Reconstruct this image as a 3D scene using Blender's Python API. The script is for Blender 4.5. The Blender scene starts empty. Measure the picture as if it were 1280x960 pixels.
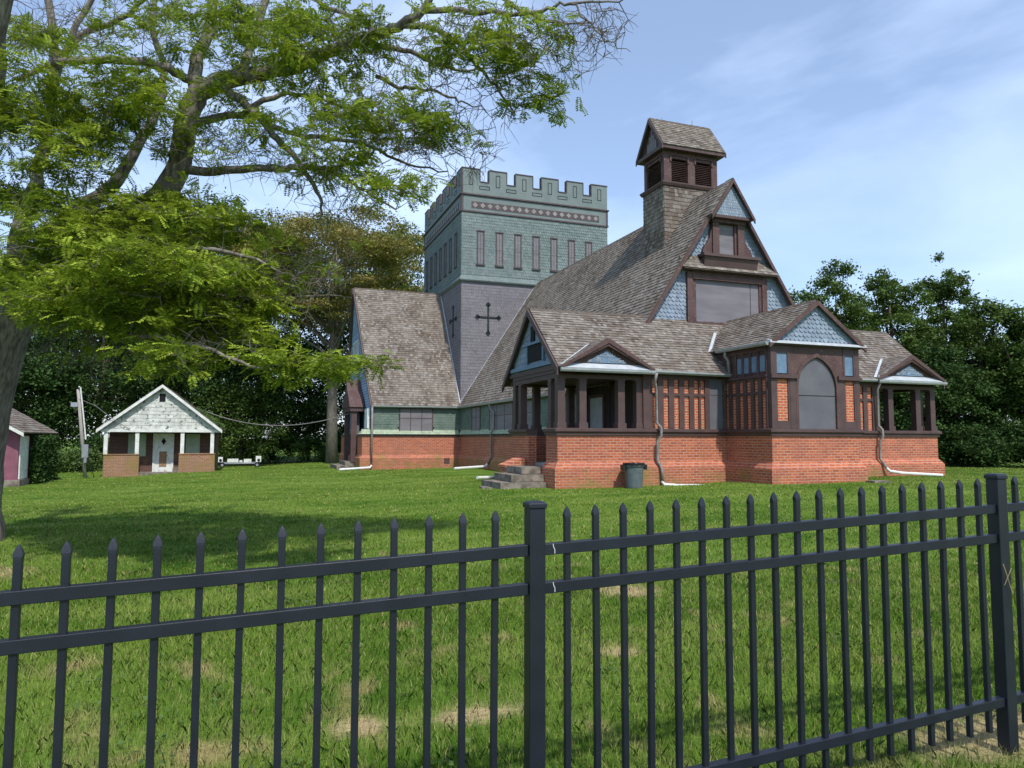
import bpy, math, random
import numpy as np
from mathutils import Vector, Matrix
rng = np.random.default_rng(7)
random.seed(7)
scene = bpy.context.scene
COL = scene.collection
rad = math.radians

# ------------------------------------------------------------------ camera
# scene axes: x runs along the church front, y runs away from the street, z up; the camera is at the origin
FPX, YAW, PITCH, ROLL = 905.94, 0.3476, 0.0751, 0.0028
cf = np.array([math.sin(YAW)*math.cos(PITCH), math.cos(YAW)*math.cos(PITCH), math.sin(PITCH)])
cr = np.array([math.cos(YAW), -math.sin(YAW), 0.0]); cu = np.cross(cr, cf)
cr, cu = math.cos(ROLL)*cr+math.sin(ROLL)*cu, -math.sin(ROLL)*cr+math.cos(ROLL)*cu
cd = bpy.data.cameras.new('camera'); camo = bpy.data.objects.new('camera', cd); COL.objects.link(camo)
camo.matrix_world = Matrix(((cr[0], cu[0], -cf[0], 0), (cr[1], cu[1], -cf[1], 0), (cr[2], cu[2], -cf[2], 0), (0, 0, 0, 1)))
cd.sensor_width = 36; cd.sensor_fit = 'HORIZONTAL'; cd.lens = FPX/1280*36; cd.clip_end = 3000; cd.clip_start = 0.05
scene.camera = camo
# ------------------------------------------------------------------ sky and sun
SUN_AZ = math.atan2(0.06, -1.0); SUN_EL = rad(53)      # azimuth measured from +y towards +x
world = bpy.data.worlds.new('World'); scene.world = world; world.use_nodes = True
nt = world.node_tree; nt.nodes.clear()
wout = nt.nodes.new('ShaderNodeOutputWorld'); bg = nt.nodes.new('ShaderNodeBackground')
sky = nt.nodes.new('ShaderNodeTexSky'); sky.sky_type = 'NISHITA'; sky.sun_disc = False
sky.sun_elevation = SUN_EL; sky.sun_rotation = SUN_AZ; sky.air_density = 1.0; sky.dust_density = 0.6; sky.ozone_density = 3.0
bg.inputs[1].default_value = 0.135
tc = nt.nodes.new('ShaderNodeTexCoord'); mp = nt.nodes.new('ShaderNodeMapping')
mp.inputs['Scale'].default_value = (1.6, 0.9, 3.0); mp.inputs['Rotation'].default_value = (0.15, 0.55, 0.5)
nz = nt.nodes.new('ShaderNodeTexNoise'); nz.inputs['Scale'].default_value = 1.5; nz.inputs['Detail'].default_value = 7; nz.inputs['Roughness'].default_value = 0.52
nz.inputs['Distortion'].default_value = 0.5
rp = nt.nodes.new('ShaderNodeValToRGB'); rp.color_ramp.elements[0].position = 0.42; rp.color_ramp.elements[1].position = 0.80
rp.color_ramp.elements[0].color = (0.16, 0.16, 0.16, 1); rp.color_ramp.elements[1].color = (0.72, 0.72, 0.72, 1)
mx = nt.nodes.new('ShaderNodeMixRGB'); mx.inputs[2].default_value = (6.0, 7.3, 9.8, 1)
L = nt.links.new
L(tc.outputs['Generated'], mp.inputs[0]); L(mp.outputs[0], nz.inputs['Vector']); L(nz.outputs['Fac'], rp.inputs[0])
L(rp.outputs[0], mx.inputs[0]); L(sky.outputs[0], mx.inputs[1]); L(mx.outputs[0], bg.inputs[0]); L(bg.outputs[0], wout.inputs[0])
sd = bpy.data.lights.new('sun', 'SUN'); sun = bpy.data.objects.new('sun', sd); COL.objects.link(sun)
sd.energy = 3.3; sd.angle = rad(1.5); sd.color = (1.0, 0.95, 0.88)
sv = Vector((math.sin(SUN_AZ)*math.cos(SUN_EL), math.cos(SUN_AZ)*math.cos(SUN_EL), math.sin(SUN_EL)))
sun.rotation_euler = sv.to_track_quat('Z', 'Y').to_euler(); sun.location = (20, -20, 40)
vs = scene.view_settings; vs.view_transform = 'Standard'; vs.look = 'None'; vs.gamma = 1; vs.exposure = 0.5; vs.use_curve_mapping = False
scene.cycles.max_bounces = 6; scene.cycles.transparent_max_bounces = 4

def ray(px, py, depth):
    d = cf + cr*(px-640)/FPX - cu*(py-480)/FPX
    return d*depth

# ------------------------------------------------------------------ materials
MATS = {}
def mat(name, c1, c2=None, scale=4.0, rough=0.75, bump=0.0, bscale=40.0, island=0.0, wear=None, wear_at=0.62, wscale=9.0,
        transl=0.0, metal=0.0, stretch=(1, 1, 1), spec=0.35, lo=0.35, hi=0.65, ihue=None):
    m = bpy.data.materials.new(name); m.use_nodes = True; n = m.node_tree; N = n.nodes; K = n.links.new
    b = N['Principled BSDF']; out = N['Material Output']
    b.inputs['Roughness'].default_value = rough; b.inputs['Metallic'].default_value = metal; b.inputs['Specular IOR Level'].default_value = spec
    t = N.new('ShaderNodeTexCoord'); mpn = N.new('ShaderNodeMapping'); mpn.inputs['Scale'].default_value = stretch
    K(t.outputs['Object'], mpn.inputs[0])
    col = None
    c2 = c2 or tuple(x*0.75 for x in c1)
    no = N.new('ShaderNodeTexNoise'); no.inputs['Scale'].default_value = scale; no.inputs['Detail'].default_value = 5; K(mpn.outputs[0], no.inputs['Vector'])
    r = N.new('ShaderNodeValToRGB'); r.color_ramp.elements[0].position = lo; r.color_ramp.elements[1].position = hi
    r.color_ramp.elements[0].color = (*c1, 1); r.color_ramp.elements[1].color = (*c2, 1); K(no.outputs['Fac'], r.inputs[0]); col = r.outputs[0]
    if island:
        g = N.new('ShaderNodeNewGeometry')
        if ihue:
            mh = N.new('ShaderNodeMixRGB'); mh.inputs[2].default_value = (*ihue, 1); K(col, mh.inputs[1])
            pw = N.new('ShaderNodeMath'); pw.operation = 'MULTIPLY'; pw.inputs[1].default_value = 7.31
            fr = N.new('ShaderNodeMath'); fr.operation = 'FRACT'; K(g.outputs['Random Per Island'], pw.inputs[0]); K(pw.outputs[0], fr.inputs[0])
            p2 = N.new('ShaderNodeMath'); p2.operation = 'POWER'; p2.inputs[1].default_value = 2.0; K(fr.outputs[0], p2.inputs[0]); K(p2.outputs[0], mh.inputs[0]); col = mh.outputs[0]
        mr = N.new('ShaderNodeMapRange'); mr.inputs[3].default_value = 1-island; mr.inputs[4].default_value = 1+island
        K(g.outputs['Random Per Island'], mr.inputs[0])
        mm = N.new('ShaderNodeVectorMath'); mm.operation = 'SCALE'; K(col, mm.inputs[0]); K(mr.outputs[0], mm.inputs['Scale']); col = mm.outputs[0]
    if wear:
        w = N.new('ShaderNodeTexNoise'); w.inputs['Scale'].default_value = wscale; w.inputs['Detail'].default_value = 8; w.inputs['Roughness'].default_value = 0.7
        K(mpn.outputs[0], w.inputs['Vector'])
        wr = N.new('ShaderNodeValToRGB'); wr.color_ramp.elements[0].position = wear_at; wr.color_ramp.elements[1].position = wear_at+0.04
        K(w.outputs['Fac'], wr.inputs[0]); wm = N.new('ShaderNodeMixRGB'); K(wr.outputs[0], wm.inputs[0]); K(col, wm.inputs[1]); wm.inputs[2].default_value = (*wear, 1); col = wm.outputs[0]
    K(col, b.inputs['Base Color'])
    if bump:
        bn = N.new('ShaderNodeTexNoise'); bn.inputs['Scale'].default_value = bscale; bn.inputs['Detail'].default_value = 6; K(mpn.outputs[0], bn.inputs['Vector'])
        bp = N.new('ShaderNodeBump'); bp.inputs['Strength'].default_value = bump; bp.inputs['Distance'].default_value = 0.02; K(bn.outputs['Fac'], bp.inputs['Height']); K(bp.outputs[0], b.inputs['Normal'])
    if transl:
        tr = N.new('ShaderNodeBsdfTranslucent'); K(col, tr.inputs[0]); ms = N.new('ShaderNodeMixShader'); ms.inputs[0].default_value = transl
        K(b.outputs[0], ms.inputs[1]); K(tr.outputs[0], ms.inputs[2]); K(ms.outputs[0], out.inputs[0])
    MATS[name] = m
    return m
def brick(name, c1, c2, mortar, stain, w=0.215, h=0.075, ms=0.013, stain_at=0.6, zgrow=None):
    m = bpy.data.materials.new(name); m.use_nodes = True; n = m.node_tree; N = n.nodes; K = n.links.new; b = N['Principled BSDF']
    b.inputs['Roughness'].default_value = 0.9; b.inputs['Specular IOR Level'].default_value = 0.2
    g = N.new('ShaderNodeNewGeometry'); sp = N.new('ShaderNodeSeparateXYZ'); K(g.outputs['Position'], sp.inputs[0])
    ad = N.new('ShaderNodeMath'); K(sp.outputs[0], ad.inputs[0]); K(sp.outputs[1], ad.inputs[1])
    cb = N.new('ShaderNodeCombineXYZ'); K(ad.outputs[0], cb.inputs[0]); K(sp.outputs[2], cb.inputs[1])
    bt = N.new('ShaderNodeTexBrick'); K(cb.outputs[0], bt.inputs['Vector'])
    bt.inputs['Scale'].default_value = 1; bt.inputs['Brick Width'].default_value = w; bt.inputs['Row Height'].default_value = h
    bt.inputs['Mortar Size'].default_value = ms; bt.inputs['Mortar Smooth'].default_value = 0.3; bt.inputs['Bias'].default_value = -0.1
    bt.inputs['Color1'].default_value = (*c1, 1); bt.inputs['Color2'].default_value = (*c2, 1); bt.inputs['Mortar'].default_value = (*mortar, 1)
    no = N.new('ShaderNodeTexNoise'); no.inputs['Scale'].default_value = 1.6; no.inputs['Detail'].default_value = 7; no.inputs['Roughness'].default_value = 0.65; K(g.outputs['Position'], no.inputs['Vector'])
    r = N.new('ShaderNodeValToRGB'); r.color_ramp.elements[0].position = stain_at-0.12; r.color_ramp.elements[1].position = stain_at+0.14
    r.color_ramp.elements[1].color = (0.7, 0.7, 0.7, 1)
    K(no.outputs['Fac'], r.inputs[0]); mxx = N.new('ShaderNodeMixRGB'); K(r.outputs[0], mxx.inputs[0]); K(bt.outputs[0], mxx.inputs[1]); mxx.inputs[2].default_value = (*stain, 1)
    n2 = N.new('ShaderNodeTexNoise'); n2.inputs['Scale'].default_value = 14; n2.inputs['Detail'].default_value = 4; K(g.outputs['Position'], n2.inputs['Vector'])
    mr = N.new('ShaderNodeMapRange'); mr.inputs[3].default_value = 0.72; mr.inputs[4].default_value = 1.25; K(n2.outputs['Fac'], mr.inputs[0])
    sc = N.new('ShaderNodeVectorMath'); sc.operation = 'SCALE'; K(mxx.outputs[0], sc.inputs[0]); K(mr.outputs[0], sc.inputs['Scale'])
    last = sc.outputs[0]
    # lichen and damp low on the wall
    n3 = N.new('ShaderNodeTexNoise'); n3.inputs['Scale'].default_value = 0.9; n3.inputs['Detail'].default_value = 8; n3.inputs['Roughness'].default_value = 0.7; K(g.outputs['Position'], n3.inputs['Vector'])
    zr = N.new('ShaderNodeMapRange'); zr.inputs[1].default_value = -0.55; zr.inputs[2].default_value = -1.0; zr.inputs[3].default_value = 0.0; zr.inputs[4].default_value = 0.13; K(sp.outputs[2], zr.inputs[0])
    a2 = N.new('ShaderNodeMath'); K(n3.outputs['Fac'], a2.inputs[0]); K(zr.outputs[0], a2.inputs[1])
    r3 = N.new('ShaderNodeValToRGB'); r3.color_ramp.elements[0].position = 0.60; r3.color_ramp.elements[1].position = 0.72; r3.color_ramp.elements[1].color = (0.75, 0.75, 0.75, 1)
    K(a2.outputs[0], r3.inputs[0]); m3 = N.new('ShaderNodeMixRGB'); K(r3.outputs[0], m3.inputs[0]); K(last, m3.inputs[1]); m3.inputs[2].default_value = (0.22, 0.16, 0.055, 1)
    K(m3.outputs[0], b.inputs['Base Color'])
    bp = N.new('ShaderNodeBump'); bp.inputs['Strength'].default_value = 0.6; bp.inputs['Distance'].default_value = 0.01; bp.invert = True
    K(bt.outputs['Fac'], bp.inputs['Height']); K(bp.outputs[0], b.inputs['Normal'])
    MATS[name] = m
    return m

m_brick = brick('red brick', (0.47, 0.122, 0.054), (0.27, 0.068, 0.038), (0.42, 0.26, 0.19), (0.30, 0.115, 0.080), stain_at=0.56)
m_brick_o = brick('orange brick', (0.50, 0.115, 0.045), (0.32, 0.075, 0.038), (0.46, 0.30, 0.21), (0.45, 0.17, 0.09), stain_at=0.68)
m_brick_t = brick('tan brick', (0.30, 0.14, 0.075), (0.20, 0.095, 0.055), (0.34, 0.25, 0.18), (0.25, 0.15, 0.10))
m_brick_d = brick('dark brick', (0.115, 0.05, 0.038), (0.075, 0.035, 0.028), (0.15, 0.115, 0.095), (0.10, 0.05, 0.04))
m_roof = mat('weathered cedar shingle', (0.108, 0.085, 0.068), (0.192, 0.165, 0.138), scale=0.9, rough=0.95, bump=0.5, bscale=60, island=0.22, spec=0.1, ihue=(0.225, 0.205, 0.185))
m_roofb = mat('roof boards', (0.10, 0.08, 0.065), rough=0.95)
m_brown = mat('brown paint', (0.066, 0.040, 0.039), (0.085, 0.053, 0.050), scale=3, rough=0.6, bump=0.25, bscale=30, wear=(0.22, 0.19, 0.18), wear_at=0.72, wscale=11)
m_brownw = mat('peeling brown paint', (0.068, 0.036, 0.034), (0.095, 0.055, 0.05), scale=3, rough=0.7, bump=0.3, wear=(0.36, 0.32, 0.30), wear_at=0.62, wscale=19)
m_board = mat('painted plywood', (0.135, 0.127, 0.142), (0.18, 0.168, 0.185), scale=1.5, rough=0.7, bump=0.12, bscale=12, stretch=(0.6, 0.6, 3))
m_boardd = mat('dark plywood', (0.092, 0.094, 0.110), (0.12, 0.12, 0.135), scale=1.5, rough=0.65, bump=0.15, bscale=12, wear=(0.22, 0.22, 0.24), wear_at=0.7)
m_blue = mat('blue scale shingle', (0.165, 0.215, 0.275), (0.205, 0.255, 0.315), scale=2, rough=0.7, island=0.16, wear=(0.42, 0.46, 0.50), wear_at=0.68, wscale=12)
m_blueglass = mat('blue painted panel', (0.13, 0.21, 0.30), (0.10, 0.16, 0.24), scale=6, rough=0.5, wear=(0.45, 0.48, 0.5), wear_at=0.62, wscale=10)
m_green = mat('grey green shingle', (0.122, 0.160, 0.157), (0.15, 0.188, 0.185), scale=1.2, rough=0.75, island=0.13)
m_greenp = mat('grey green paint', (0.128, 0.163, 0.162), (0.155, 0.19, 0.188), scale=2, rough=0.7)
m_green2 = mat('leaf green shingle', (0.095, 0.135, 0.112), (0.12, 0.165, 0.138), scale=1.5, rough=0.75, island=0.15)
m_green3 = mat('pale green shingle', (0.27, 0.33, 0.23), (0.33, 0.39, 0.29), scale=4, rough=0.75, island=0.12)
m_lav = mat('lavender shingle', (0.142, 0.135, 0.150), (0.168, 0.159, 0.174), scale=1.2, rough=0.75, island=0.10)
m_clap = mat('blue clapboard', (0.20, 0.30, 0.42), (0.24, 0.34, 0.46), rough=0.7, island=0.1)
m_trim = mat('tower trim', (0.060, 0.045, 0.048), (0.085, 0.066, 0.07), rough=0.7)
m_shade = mat('shade darkened porch boards', (0.030, 0.022, 0.021), (0.040, 0.03, 0.028), rough=0.8)  # porch shade put into the base colour of its walls and ceiling
m_black = mat('dark void', (0.008, 0.008, 0.009), rough=0.9)
m_line = mat('dark line paint', (0.02, 0.028, 0.03), rough=0.8)
m_gutter = mat('galvanised metal', (0.27, 0.29, 0.29), (0.34, 0.36, 0.36), scale=6, rough=0.5, metal=0.3, spec=0.5)
m_pvc = mat('white pipe', (0.70, 0.71, 0.70), (0.55, 0.56, 0.54), scale=6, rough=0.5)
m_pipe = mat('grey brown downspout', (0.17, 0.155, 0.15), (0.24, 0.23, 0.22), scale=5, rough=0.55, wear=(0.4, 0.39, 0.37), wear_at=0.62)
m_flash = mat('pale metal flashing', (0.42, 0.45, 0.48), (0.34, 0.37, 0.40), scale=5, rough=0.5)
m_conc = mat('weathered concrete', (0.24, 0.21, 0.17), (0.10, 0.085, 0.07), scale=5, rough=0.95, bump=0.6, bscale=30)
m_white = mat('flaking white paint', (0.56, 0.57, 0.53), (0.40, 0.41, 0.38), scale=3, rough=0.8, island=0.12, wear=(0.11, 0.11, 0.095), wear_at=0.555, wscale=5)
m_whitep = mat('white trim paint', (0.66, 0.67, 0.64), (0.52, 0.53, 0.50), scale=4, rough=0.7, wear=(0.20, 0.19, 0.16), wear_at=0.60, wscale=7)
m_pink = mat('faded pink brick', (0.22, 0.085, 0.12), (0.17, 0.06, 0.085), scale=3, rough=0.85, bump=0.4, bscale=10)
m_fence = mat('black powder coated aluminium', (0.0095, 0.0118, 0.019), (0.013, 0.016, 0.025), scale=8, rough=0.38, spec=0.4, wear=(0.10, 0.10, 0.10), wear_at=0.735, wscale=60, bump=0.04, bscale=150)
m_can = mat('grey green plastic', (0.075, 0.10, 0.105), (0.10, 0.125, 0.13), scale=6, rough=0.55)
m_bag = mat('black plastic bag', (0.012, 0.012, 0.014), rough=0.35)
m_tin = mat('grey metal box', (0.30, 0.32, 0.35), rough=0.5, metal=0.3)
m_wood = mat('grey weathered pole', (0.24, 0.22, 0.20), (0.34, 0.32, 0.29), scale=6, rough=0.9, stretch=(3, 3, 0.4))
m_bark = mat('furrowed grey bark', (0.22, 0.20, 0.165), (0.085, 0.075, 0.062), scale=7, rough=0.95, bump=1.0, bscale=7, stretch=(3, 3, 0.55), spec=0.1)
m_twig = mat('grey twig bark', (0.15, 0.135, 0.115), (0.10, 0.088, 0.075), scale=5, rough=0.95, spec=0.1)
m_bark2 = mat('brown bark', (0.11, 0.09, 0.07), (0.06, 0.05, 0.04), scale=3, rough=0.95, bump=0.8, bscale=6, stretch=(2, 2, 0.4), spec=0.1)
m_leafA = mat('lime compound leaf', (0.26, 0.345, 0.030), (0.13, 0.205, 0.022), scale=1.3, spec=0.12, rough=0.7, island=0.35, transl=0.33, ihue=(0.30, 0.36, 0.04))
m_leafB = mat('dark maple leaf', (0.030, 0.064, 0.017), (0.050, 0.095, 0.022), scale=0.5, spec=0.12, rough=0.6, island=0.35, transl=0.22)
m_leafC = mat('bronze locust leaf', (0.27, 0.21, 0.05), (0.14, 0.17, 0.035), scale=0.35, rough=0.6, island=0.3, transl=0.35)
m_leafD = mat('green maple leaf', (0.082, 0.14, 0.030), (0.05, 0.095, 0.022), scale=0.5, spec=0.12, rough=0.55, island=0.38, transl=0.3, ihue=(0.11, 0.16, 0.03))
m_leafE = mat('shrub leaf', (0.09, 0.15, 0.03), (0.06, 0.11, 0.025), scale=1, rough=0.6, island=0.3, transl=0.3)

# lawn sheet and blades share the same patchiness
def lawn_mat(name, island=0.0, dark=1.0):
    m = bpy.data.materials.new(name); m.use_nodes = True; n = m.node_tree; N = n.nodes; K = n.links.new; b = N['Principled BSDF']
    b.inputs['Roughness'].default_value = 0.85; b.inputs['Specular IOR Level'].default_value = 0.05
    g = N.new('ShaderNodeNewGeometry')
    def noise(scale, det, st=(1, 1, 1), rot=0):
        mpn = N.new('ShaderNodeMapping'); mpn.inputs['Scale'].default_value = st; mpn.inputs['Rotation'].default_value = (0, 0, rot); K(g.outputs['Position'], mpn.inputs[0])
        x = N.new('ShaderNodeTexNoise'); x.inputs['Scale'].default_value = scale; x.inputs['Detail'].default_value = det; K(mpn.outputs[0], x.inputs['Vector']); return x.outputs['Fac']
    def ramp(f, p0, p1, a=(0, 0, 0), c=(1, 1, 1)):
        r = N.new('ShaderNodeValToRGB'); r.color_ramp.elements[0].position = p0; r.color_ramp.elements[1].position = p1
        r.color_ramp.elements[0].color = (*a, 1); r.color_ramp.elements[1].color = (*c, 1); K(f, r.inputs[0]); return r.outputs[0]
    def mix(f, a, c):
        x = N.new('ShaderNodeMixRGB'); K(f, x.inputs[0])
        for i, q in ((1, a), (2, c)):
            if isinstance(q, tuple): x.inputs[i].default_value = (*q, 1)
            else: K(q, x.inputs[i])
        return x.outputs[0]
    base = ramp(noise(0.6, 6), 0.35, 0.65, (0.062, 0.132, 0.014), (0.122, 0.195, 0.028))
    base = mix(ramp(noise(0.35, 3, (1, 4, 1), 0.9), 0.48, 0.66), base, (0.155, 0.225, 0.040))
    base = mix(ramp(noise(3.0, 5), 0.48, 0.72), base, (0.125, 0.195, 0.034))
    # dry patches
    sp = N.new('ShaderNodeSeparateXYZ'); K(g.outputs['Position'], sp.inputs[0])
    far = N.new('ShaderNodeMapRange'); far.inputs[1].default_value = 4; far.inputs[2].default_value = 11; far.inputs[3].default_value = 0.0; far.inputs[4].default_value = -0.09; K(sp.outputs[1], far.inputs[0])
    ns = noise(2.3, 7, (1, 0.8, 1), 0.4); sm = N.new('ShaderNodeMath'); K(ns, sm.inputs[0]); K(far.outputs[0], sm.inputs[1])
    base = mix(ramp(sm.outputs[0], 0.575, 0.72, (0, 0, 0), (0.8, 0.8, 0.8)), base, (0.34, 0.27, 0.13))
    for (cx, cy, rx, ry) in DRY:
        vm = N.new('ShaderNodeVectorMath'); vm.operation = 'SUBTRACT'; K(g.outputs['Position'], vm.inputs[0]); vm.inputs[1].default_value = (cx, cy, 0)
        v2 = N.new('ShaderNodeVectorMath'); v2.operation = 'MULTIPLY'; K(vm.outputs[0], v2.inputs[0]); v2.inputs[1].default_value = (1/rx, 1/ry, 0)
        ln = N.new('ShaderNodeVectorMath'); ln.operation = 'LENGTH'; K(v2.outputs[0], ln.inputs[0])
        w = N.new('ShaderNodeMath'); w.operation = 'MULTIPLY_ADD'; K(noise(6, 4), w.inputs[0]); w.inputs[1].default_value = 0.40; l4 = N.new('ShaderNodeMath'); l4.operation = 'MULTIPLY'; l4.inputs[1].default_value = 0.25; K(ln.outputs['Value'], l4.inputs[0]); K(l4.outputs[0], w.inputs[2])
        base = mix(ramp(w.outputs[0], 0.30, 0.475, (0.85, 0.85, 0.85), (0, 0, 0)), base, (0.40, 0.31, 0.17))
    col = base
    if island:
        pw = N.new('ShaderNodeMath'); pw.operation = 'MULTIPLY'; pw.inputs[1].default_value = 13.7; K(g.outputs['Random Per Island'], pw.inputs[0])
        fr = N.new('ShaderNodeMath'); fr.operation = 'FRACT'; K(pw.outputs[0], fr.inputs[0])
        col = mix(ramp(fr.outputs[0], 0.90, 0.93, (0, 0, 0), (0.7, 0.7, 0.7)), col, (0.40, 0.34, 0.16))
        mr = N.new('ShaderNodeMapRange'); mr.inputs[3].default_value = (1-island*0.6)*dark; mr.inputs[4].default_value = (1+island*1.25)*dark; K(g.outputs['Random Per Island'], mr.inputs[0])
        s = N.new('ShaderNodeVectorMath'); s.operation = 'SCALE'; K(col, s.inputs[0]); K(mr.outputs[0], s.inputs['Scale']); col = s.outputs[0]
    else:
        mr = N.new('ShaderNodeMapRange'); mr.inputs[3].default_value = 0.55*dark; mr.inputs[4].default_value = 1.35*dark; K(noise(26, 5), mr.inputs[0])
        s = N.new('ShaderNodeVectorMath'); s.operation = 'SCALE'; K(col, s.inputs[0]); K(mr.outputs[0], s.inputs['Scale']); col = s.outputs[0]
        bp = N.new('ShaderNodeBump'); bp.inputs['Strength'].default_value = 0.9; bp.inputs['Distance'].default_value = 0.05; K(noise(22, 6), bp.inputs['Height']); K(bp.outputs[0], b.inputs['Normal'])
    K(col, b.inputs['Base Color'])
    if island:
        va = N.new('ShaderNodeVectorMath'); va.operation = 'MULTIPLY_ADD'; K(g.outputs['Normal'], va.inputs[0]); va.inputs[1].default_value = (0.5, 0.5, 0.5); va.inputs[2].default_value = (0, 0, 0.8)
        vn = N.new('ShaderNodeVectorMath'); vn.operation = 'NORMALIZE'; K(va.outputs[0], vn.inputs[0]); K(vn.outputs[0], b.inputs['Normal'])
        tr = N.new('ShaderNodeBsdfTranslucent'); K(col, tr.inputs[0]); ms = N.new('ShaderNodeMixShader'); ms.inputs[0].default_value = 0.30
        K(b.outputs[0], ms.inputs[1]); K(tr.outputs[0], ms.inputs[2]); K(ms.outputs[0], N['Material Output'].inputs[0])
    return m

# ------------------------------------------------------------------ mesh helpers
class MB:
    def __init__(s): s.v = []; s.f = []
    def add(s, vs, fs):
        o = len(s.v); s.v += [tuple(map(float, p)) for p in vs]; s.f += [tuple(i+o for i in f) for f in fs]
    def box(s, x0, x1, y0, y1, z0, z1):
        s.add([(x0, y0, z0), (x1, y0, z0), (x1, y1, z0), (x0, y1, z0), (x0, y0, z1), (x1, y0, z1), (x1, y1, z1), (x0, y1, z1)],
              [(0, 3, 2, 1), (4, 5, 6, 7), (0, 1, 5, 4), (1, 2, 6, 5), (2, 3, 7, 6), (3, 0, 4, 7)])
    def prism(s, poly, axis, a0, a1):
        """poly: 2-D outline; axis 'y' -> outline in (x,z), extruded y a0..a1; 'x' -> outline in (y,z); 'z' -> outline in (x,y)."""
        f = {'y': lambda p, a: (p[0], a, p[1]), 'x': lambda p, a: (a, p[0], p[1]), 'z': lambda p, a: (p[0], p[1], a)}[axis]
        n = len(poly); s.add([f(p, a0) for p in poly]+[f(p, a1) for p in poly],
                             [tuple(range(n)), tuple(range(2*n-1, n-1, -1))]+[(i, (i+1) % n, n+(i+1) % n, n+i) for i in range(n)])
    def slab(s, pts, th):
        """planar polygon pts given thickness th along its normal"""
        P = [Vector(p) for p in pts]; nrm = (P[1]-P[0]).cross(P[2]-P[0]).normalized()*th; n = len(P)
        s.add([tuple(p) for p in P]+[tuple(p+nrm) for p in P],
              [tuple(range(n-1, -1, -1)), tuple(range(n, 2*n))]+[(i, (i+1) % n, n+(i+1) % n, n+i) for i in range(n)])
    def sweep(s, path, prof, closed=False, caps=True):
        """prof (outset,z) swept along a plan path; outward is to the right of the direction of travel"""
        n = len(path); offs = []
        for i in range(n):
            ns = []
            if closed or i > 0:
                a, b = path[i-1], path[i]; d = Vector((b[0]-a[0], b[1]-a[1])).normalized(); ns.append(Vector((d.y, -d.x)))
            if closed or i < n-1:
                a, b = path[i], path[(i+1) % n]; d = Vector((b[0]-a[0], b[1]-a[1])).normalized(); ns.append(Vector((d.y, -d.x)))
            m = sum(ns, Vector((0, 0))); m = m/len(ns); m = m/max(m.length_squared, 1e-6); offs.append(m)
        k = len(prof); vs = []
        for i in range(n):
            for (o, z) in prof: vs.append((path[i][0]+offs[i].x*o, path[i][1]+offs[i].y*o, z))
        fs = []
        for i in range(n if closed else n-1):
            j = (i+1) % n
            for q in range(k-1): fs.append((i*k+q, j*k+q, j*k+q+1, i*k+q+1))
        if caps and not closed:
            fs.append(tuple(range(k-1, -1, -1))); fs.append(tuple((n-1)*k+q for q in range(k)))
        s.add(vs, fs)
    def tube(s, pts, rs, n=8, caps=True):
        P = [Vector(p) for p in pts]; 
        if not hasattr(rs, '__len__'): rs = [rs]*len(P)
        vs = []; ref = None
        for i, p in enumerate(P):
            d = (P[min(i+1, len(P)-1)]-P[max(i-1, 0)])
            if d.length < 1e-9: d = Vector((0, 0, 1))
            d.normalize()
            if ref is None: ref = d.orthogonal().normalized()
            ref = (ref-d*ref.dot(d))
            if ref.length < 1e-6: ref = d.orthogonal()
            ref.normalize(); b = d.cross(ref)
            for k in range(n):
                a = 2*math.pi*k/n; vs.append(p+(ref*math.cos(a)+b*math.sin(a))*rs[i])
        fs = [(i*n+k, i*n+(k+1) % n, (i+1)*n+(k+1) % n, (i+1)*n+k) for i in range(len(P)-1) for k in range(n)]
        if caps: fs += [tuple(range(n-1, -1, -1)), tuple((len(P)-1)*n+k for k in range(n))]
        s.add(vs, fs)
    def lathe(s, cx, cy, prof, n=24):
        vs = [(cx+r*math.cos(2*math.pi*k/n), cy+r*math.sin(2*math.pi*k/n), z) for r, z in prof for k in range(n)]
        fs = [(i*n+k, i*n+(k+1) % n, (i+1)*n+(k+1) % n, (i+1)*n+k) for i in range(len(prof)-1) for k in range(n)]
        s.add(vs, fs)

def origin(parent):
    o = parent
    while o is not None and o.parent is not None: o = o.parent
    return o.location.copy() if o is not None else Vector((0, 0, 0))
def link_mesh(name, me, m, parent=None, smooth=False):
    me.materials.append(m); o = bpy.data.objects.new(name, me); COL.objects.link(o)
    if parent is not None: o.parent = parent
    if smooth: me.polygons.foreach_set('use_smooth', [True]*len(me.polygons))
    return o
def obj(name, mb, m, parent=None, at=None, smooth=False):
    org = origin(parent) if parent is not None else Vector(at or (0, 0, 0))
    me = bpy.data.meshes.new(name)
    V = np.array(mb.v, float)-np.array(org)
    me.from_pydata(V.tolist(), [], mb.f); me.update()
    o = link_mesh(name, me, m, parent, smooth)
    if parent is None: o.location = org
    return o
def npmesh(name, V, k, m, parent=None, at=None, smooth=False):
    """V (n*k,3): n separate k-gons"""
    org = origin(parent) if parent is not None else Vector(at or (0, 0, 0))
    V = (np.asarray(V, np.float32).reshape(-1, 3)-np.array(org, np.float32)); nv = len(V); nf = nv//k
    me = bpy.data.meshes.new(name); me.vertices.add(nv); me.vertices.foreach_set('co', V.ravel())
    me.loops.add(nv); me.loops.foreach_set('vertex_index', np.arange(nv, dtype=np.int32))
    me.polygons.add(nf); me.polygons.foreach_set('loop_start', np.arange(0, nv, k, dtype=np.int32)); me.polygons.foreach_set('loop_total', np.full(nf, k, np.int32))
    me.update(); me.validate()
    o = link_mesh(name, me, m, parent, smooth)
    if parent is None: o.location = org
    return o
def thing(name, label, cat, loc, group=None):
    o = bpy.data.objects.new(name, None); COL.objects.link(o); o.location = loc; o.empty_display_size = 0.2
    o['label'] = label; o['category'] = cat
    if group: o['group'] = group
    return o
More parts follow.
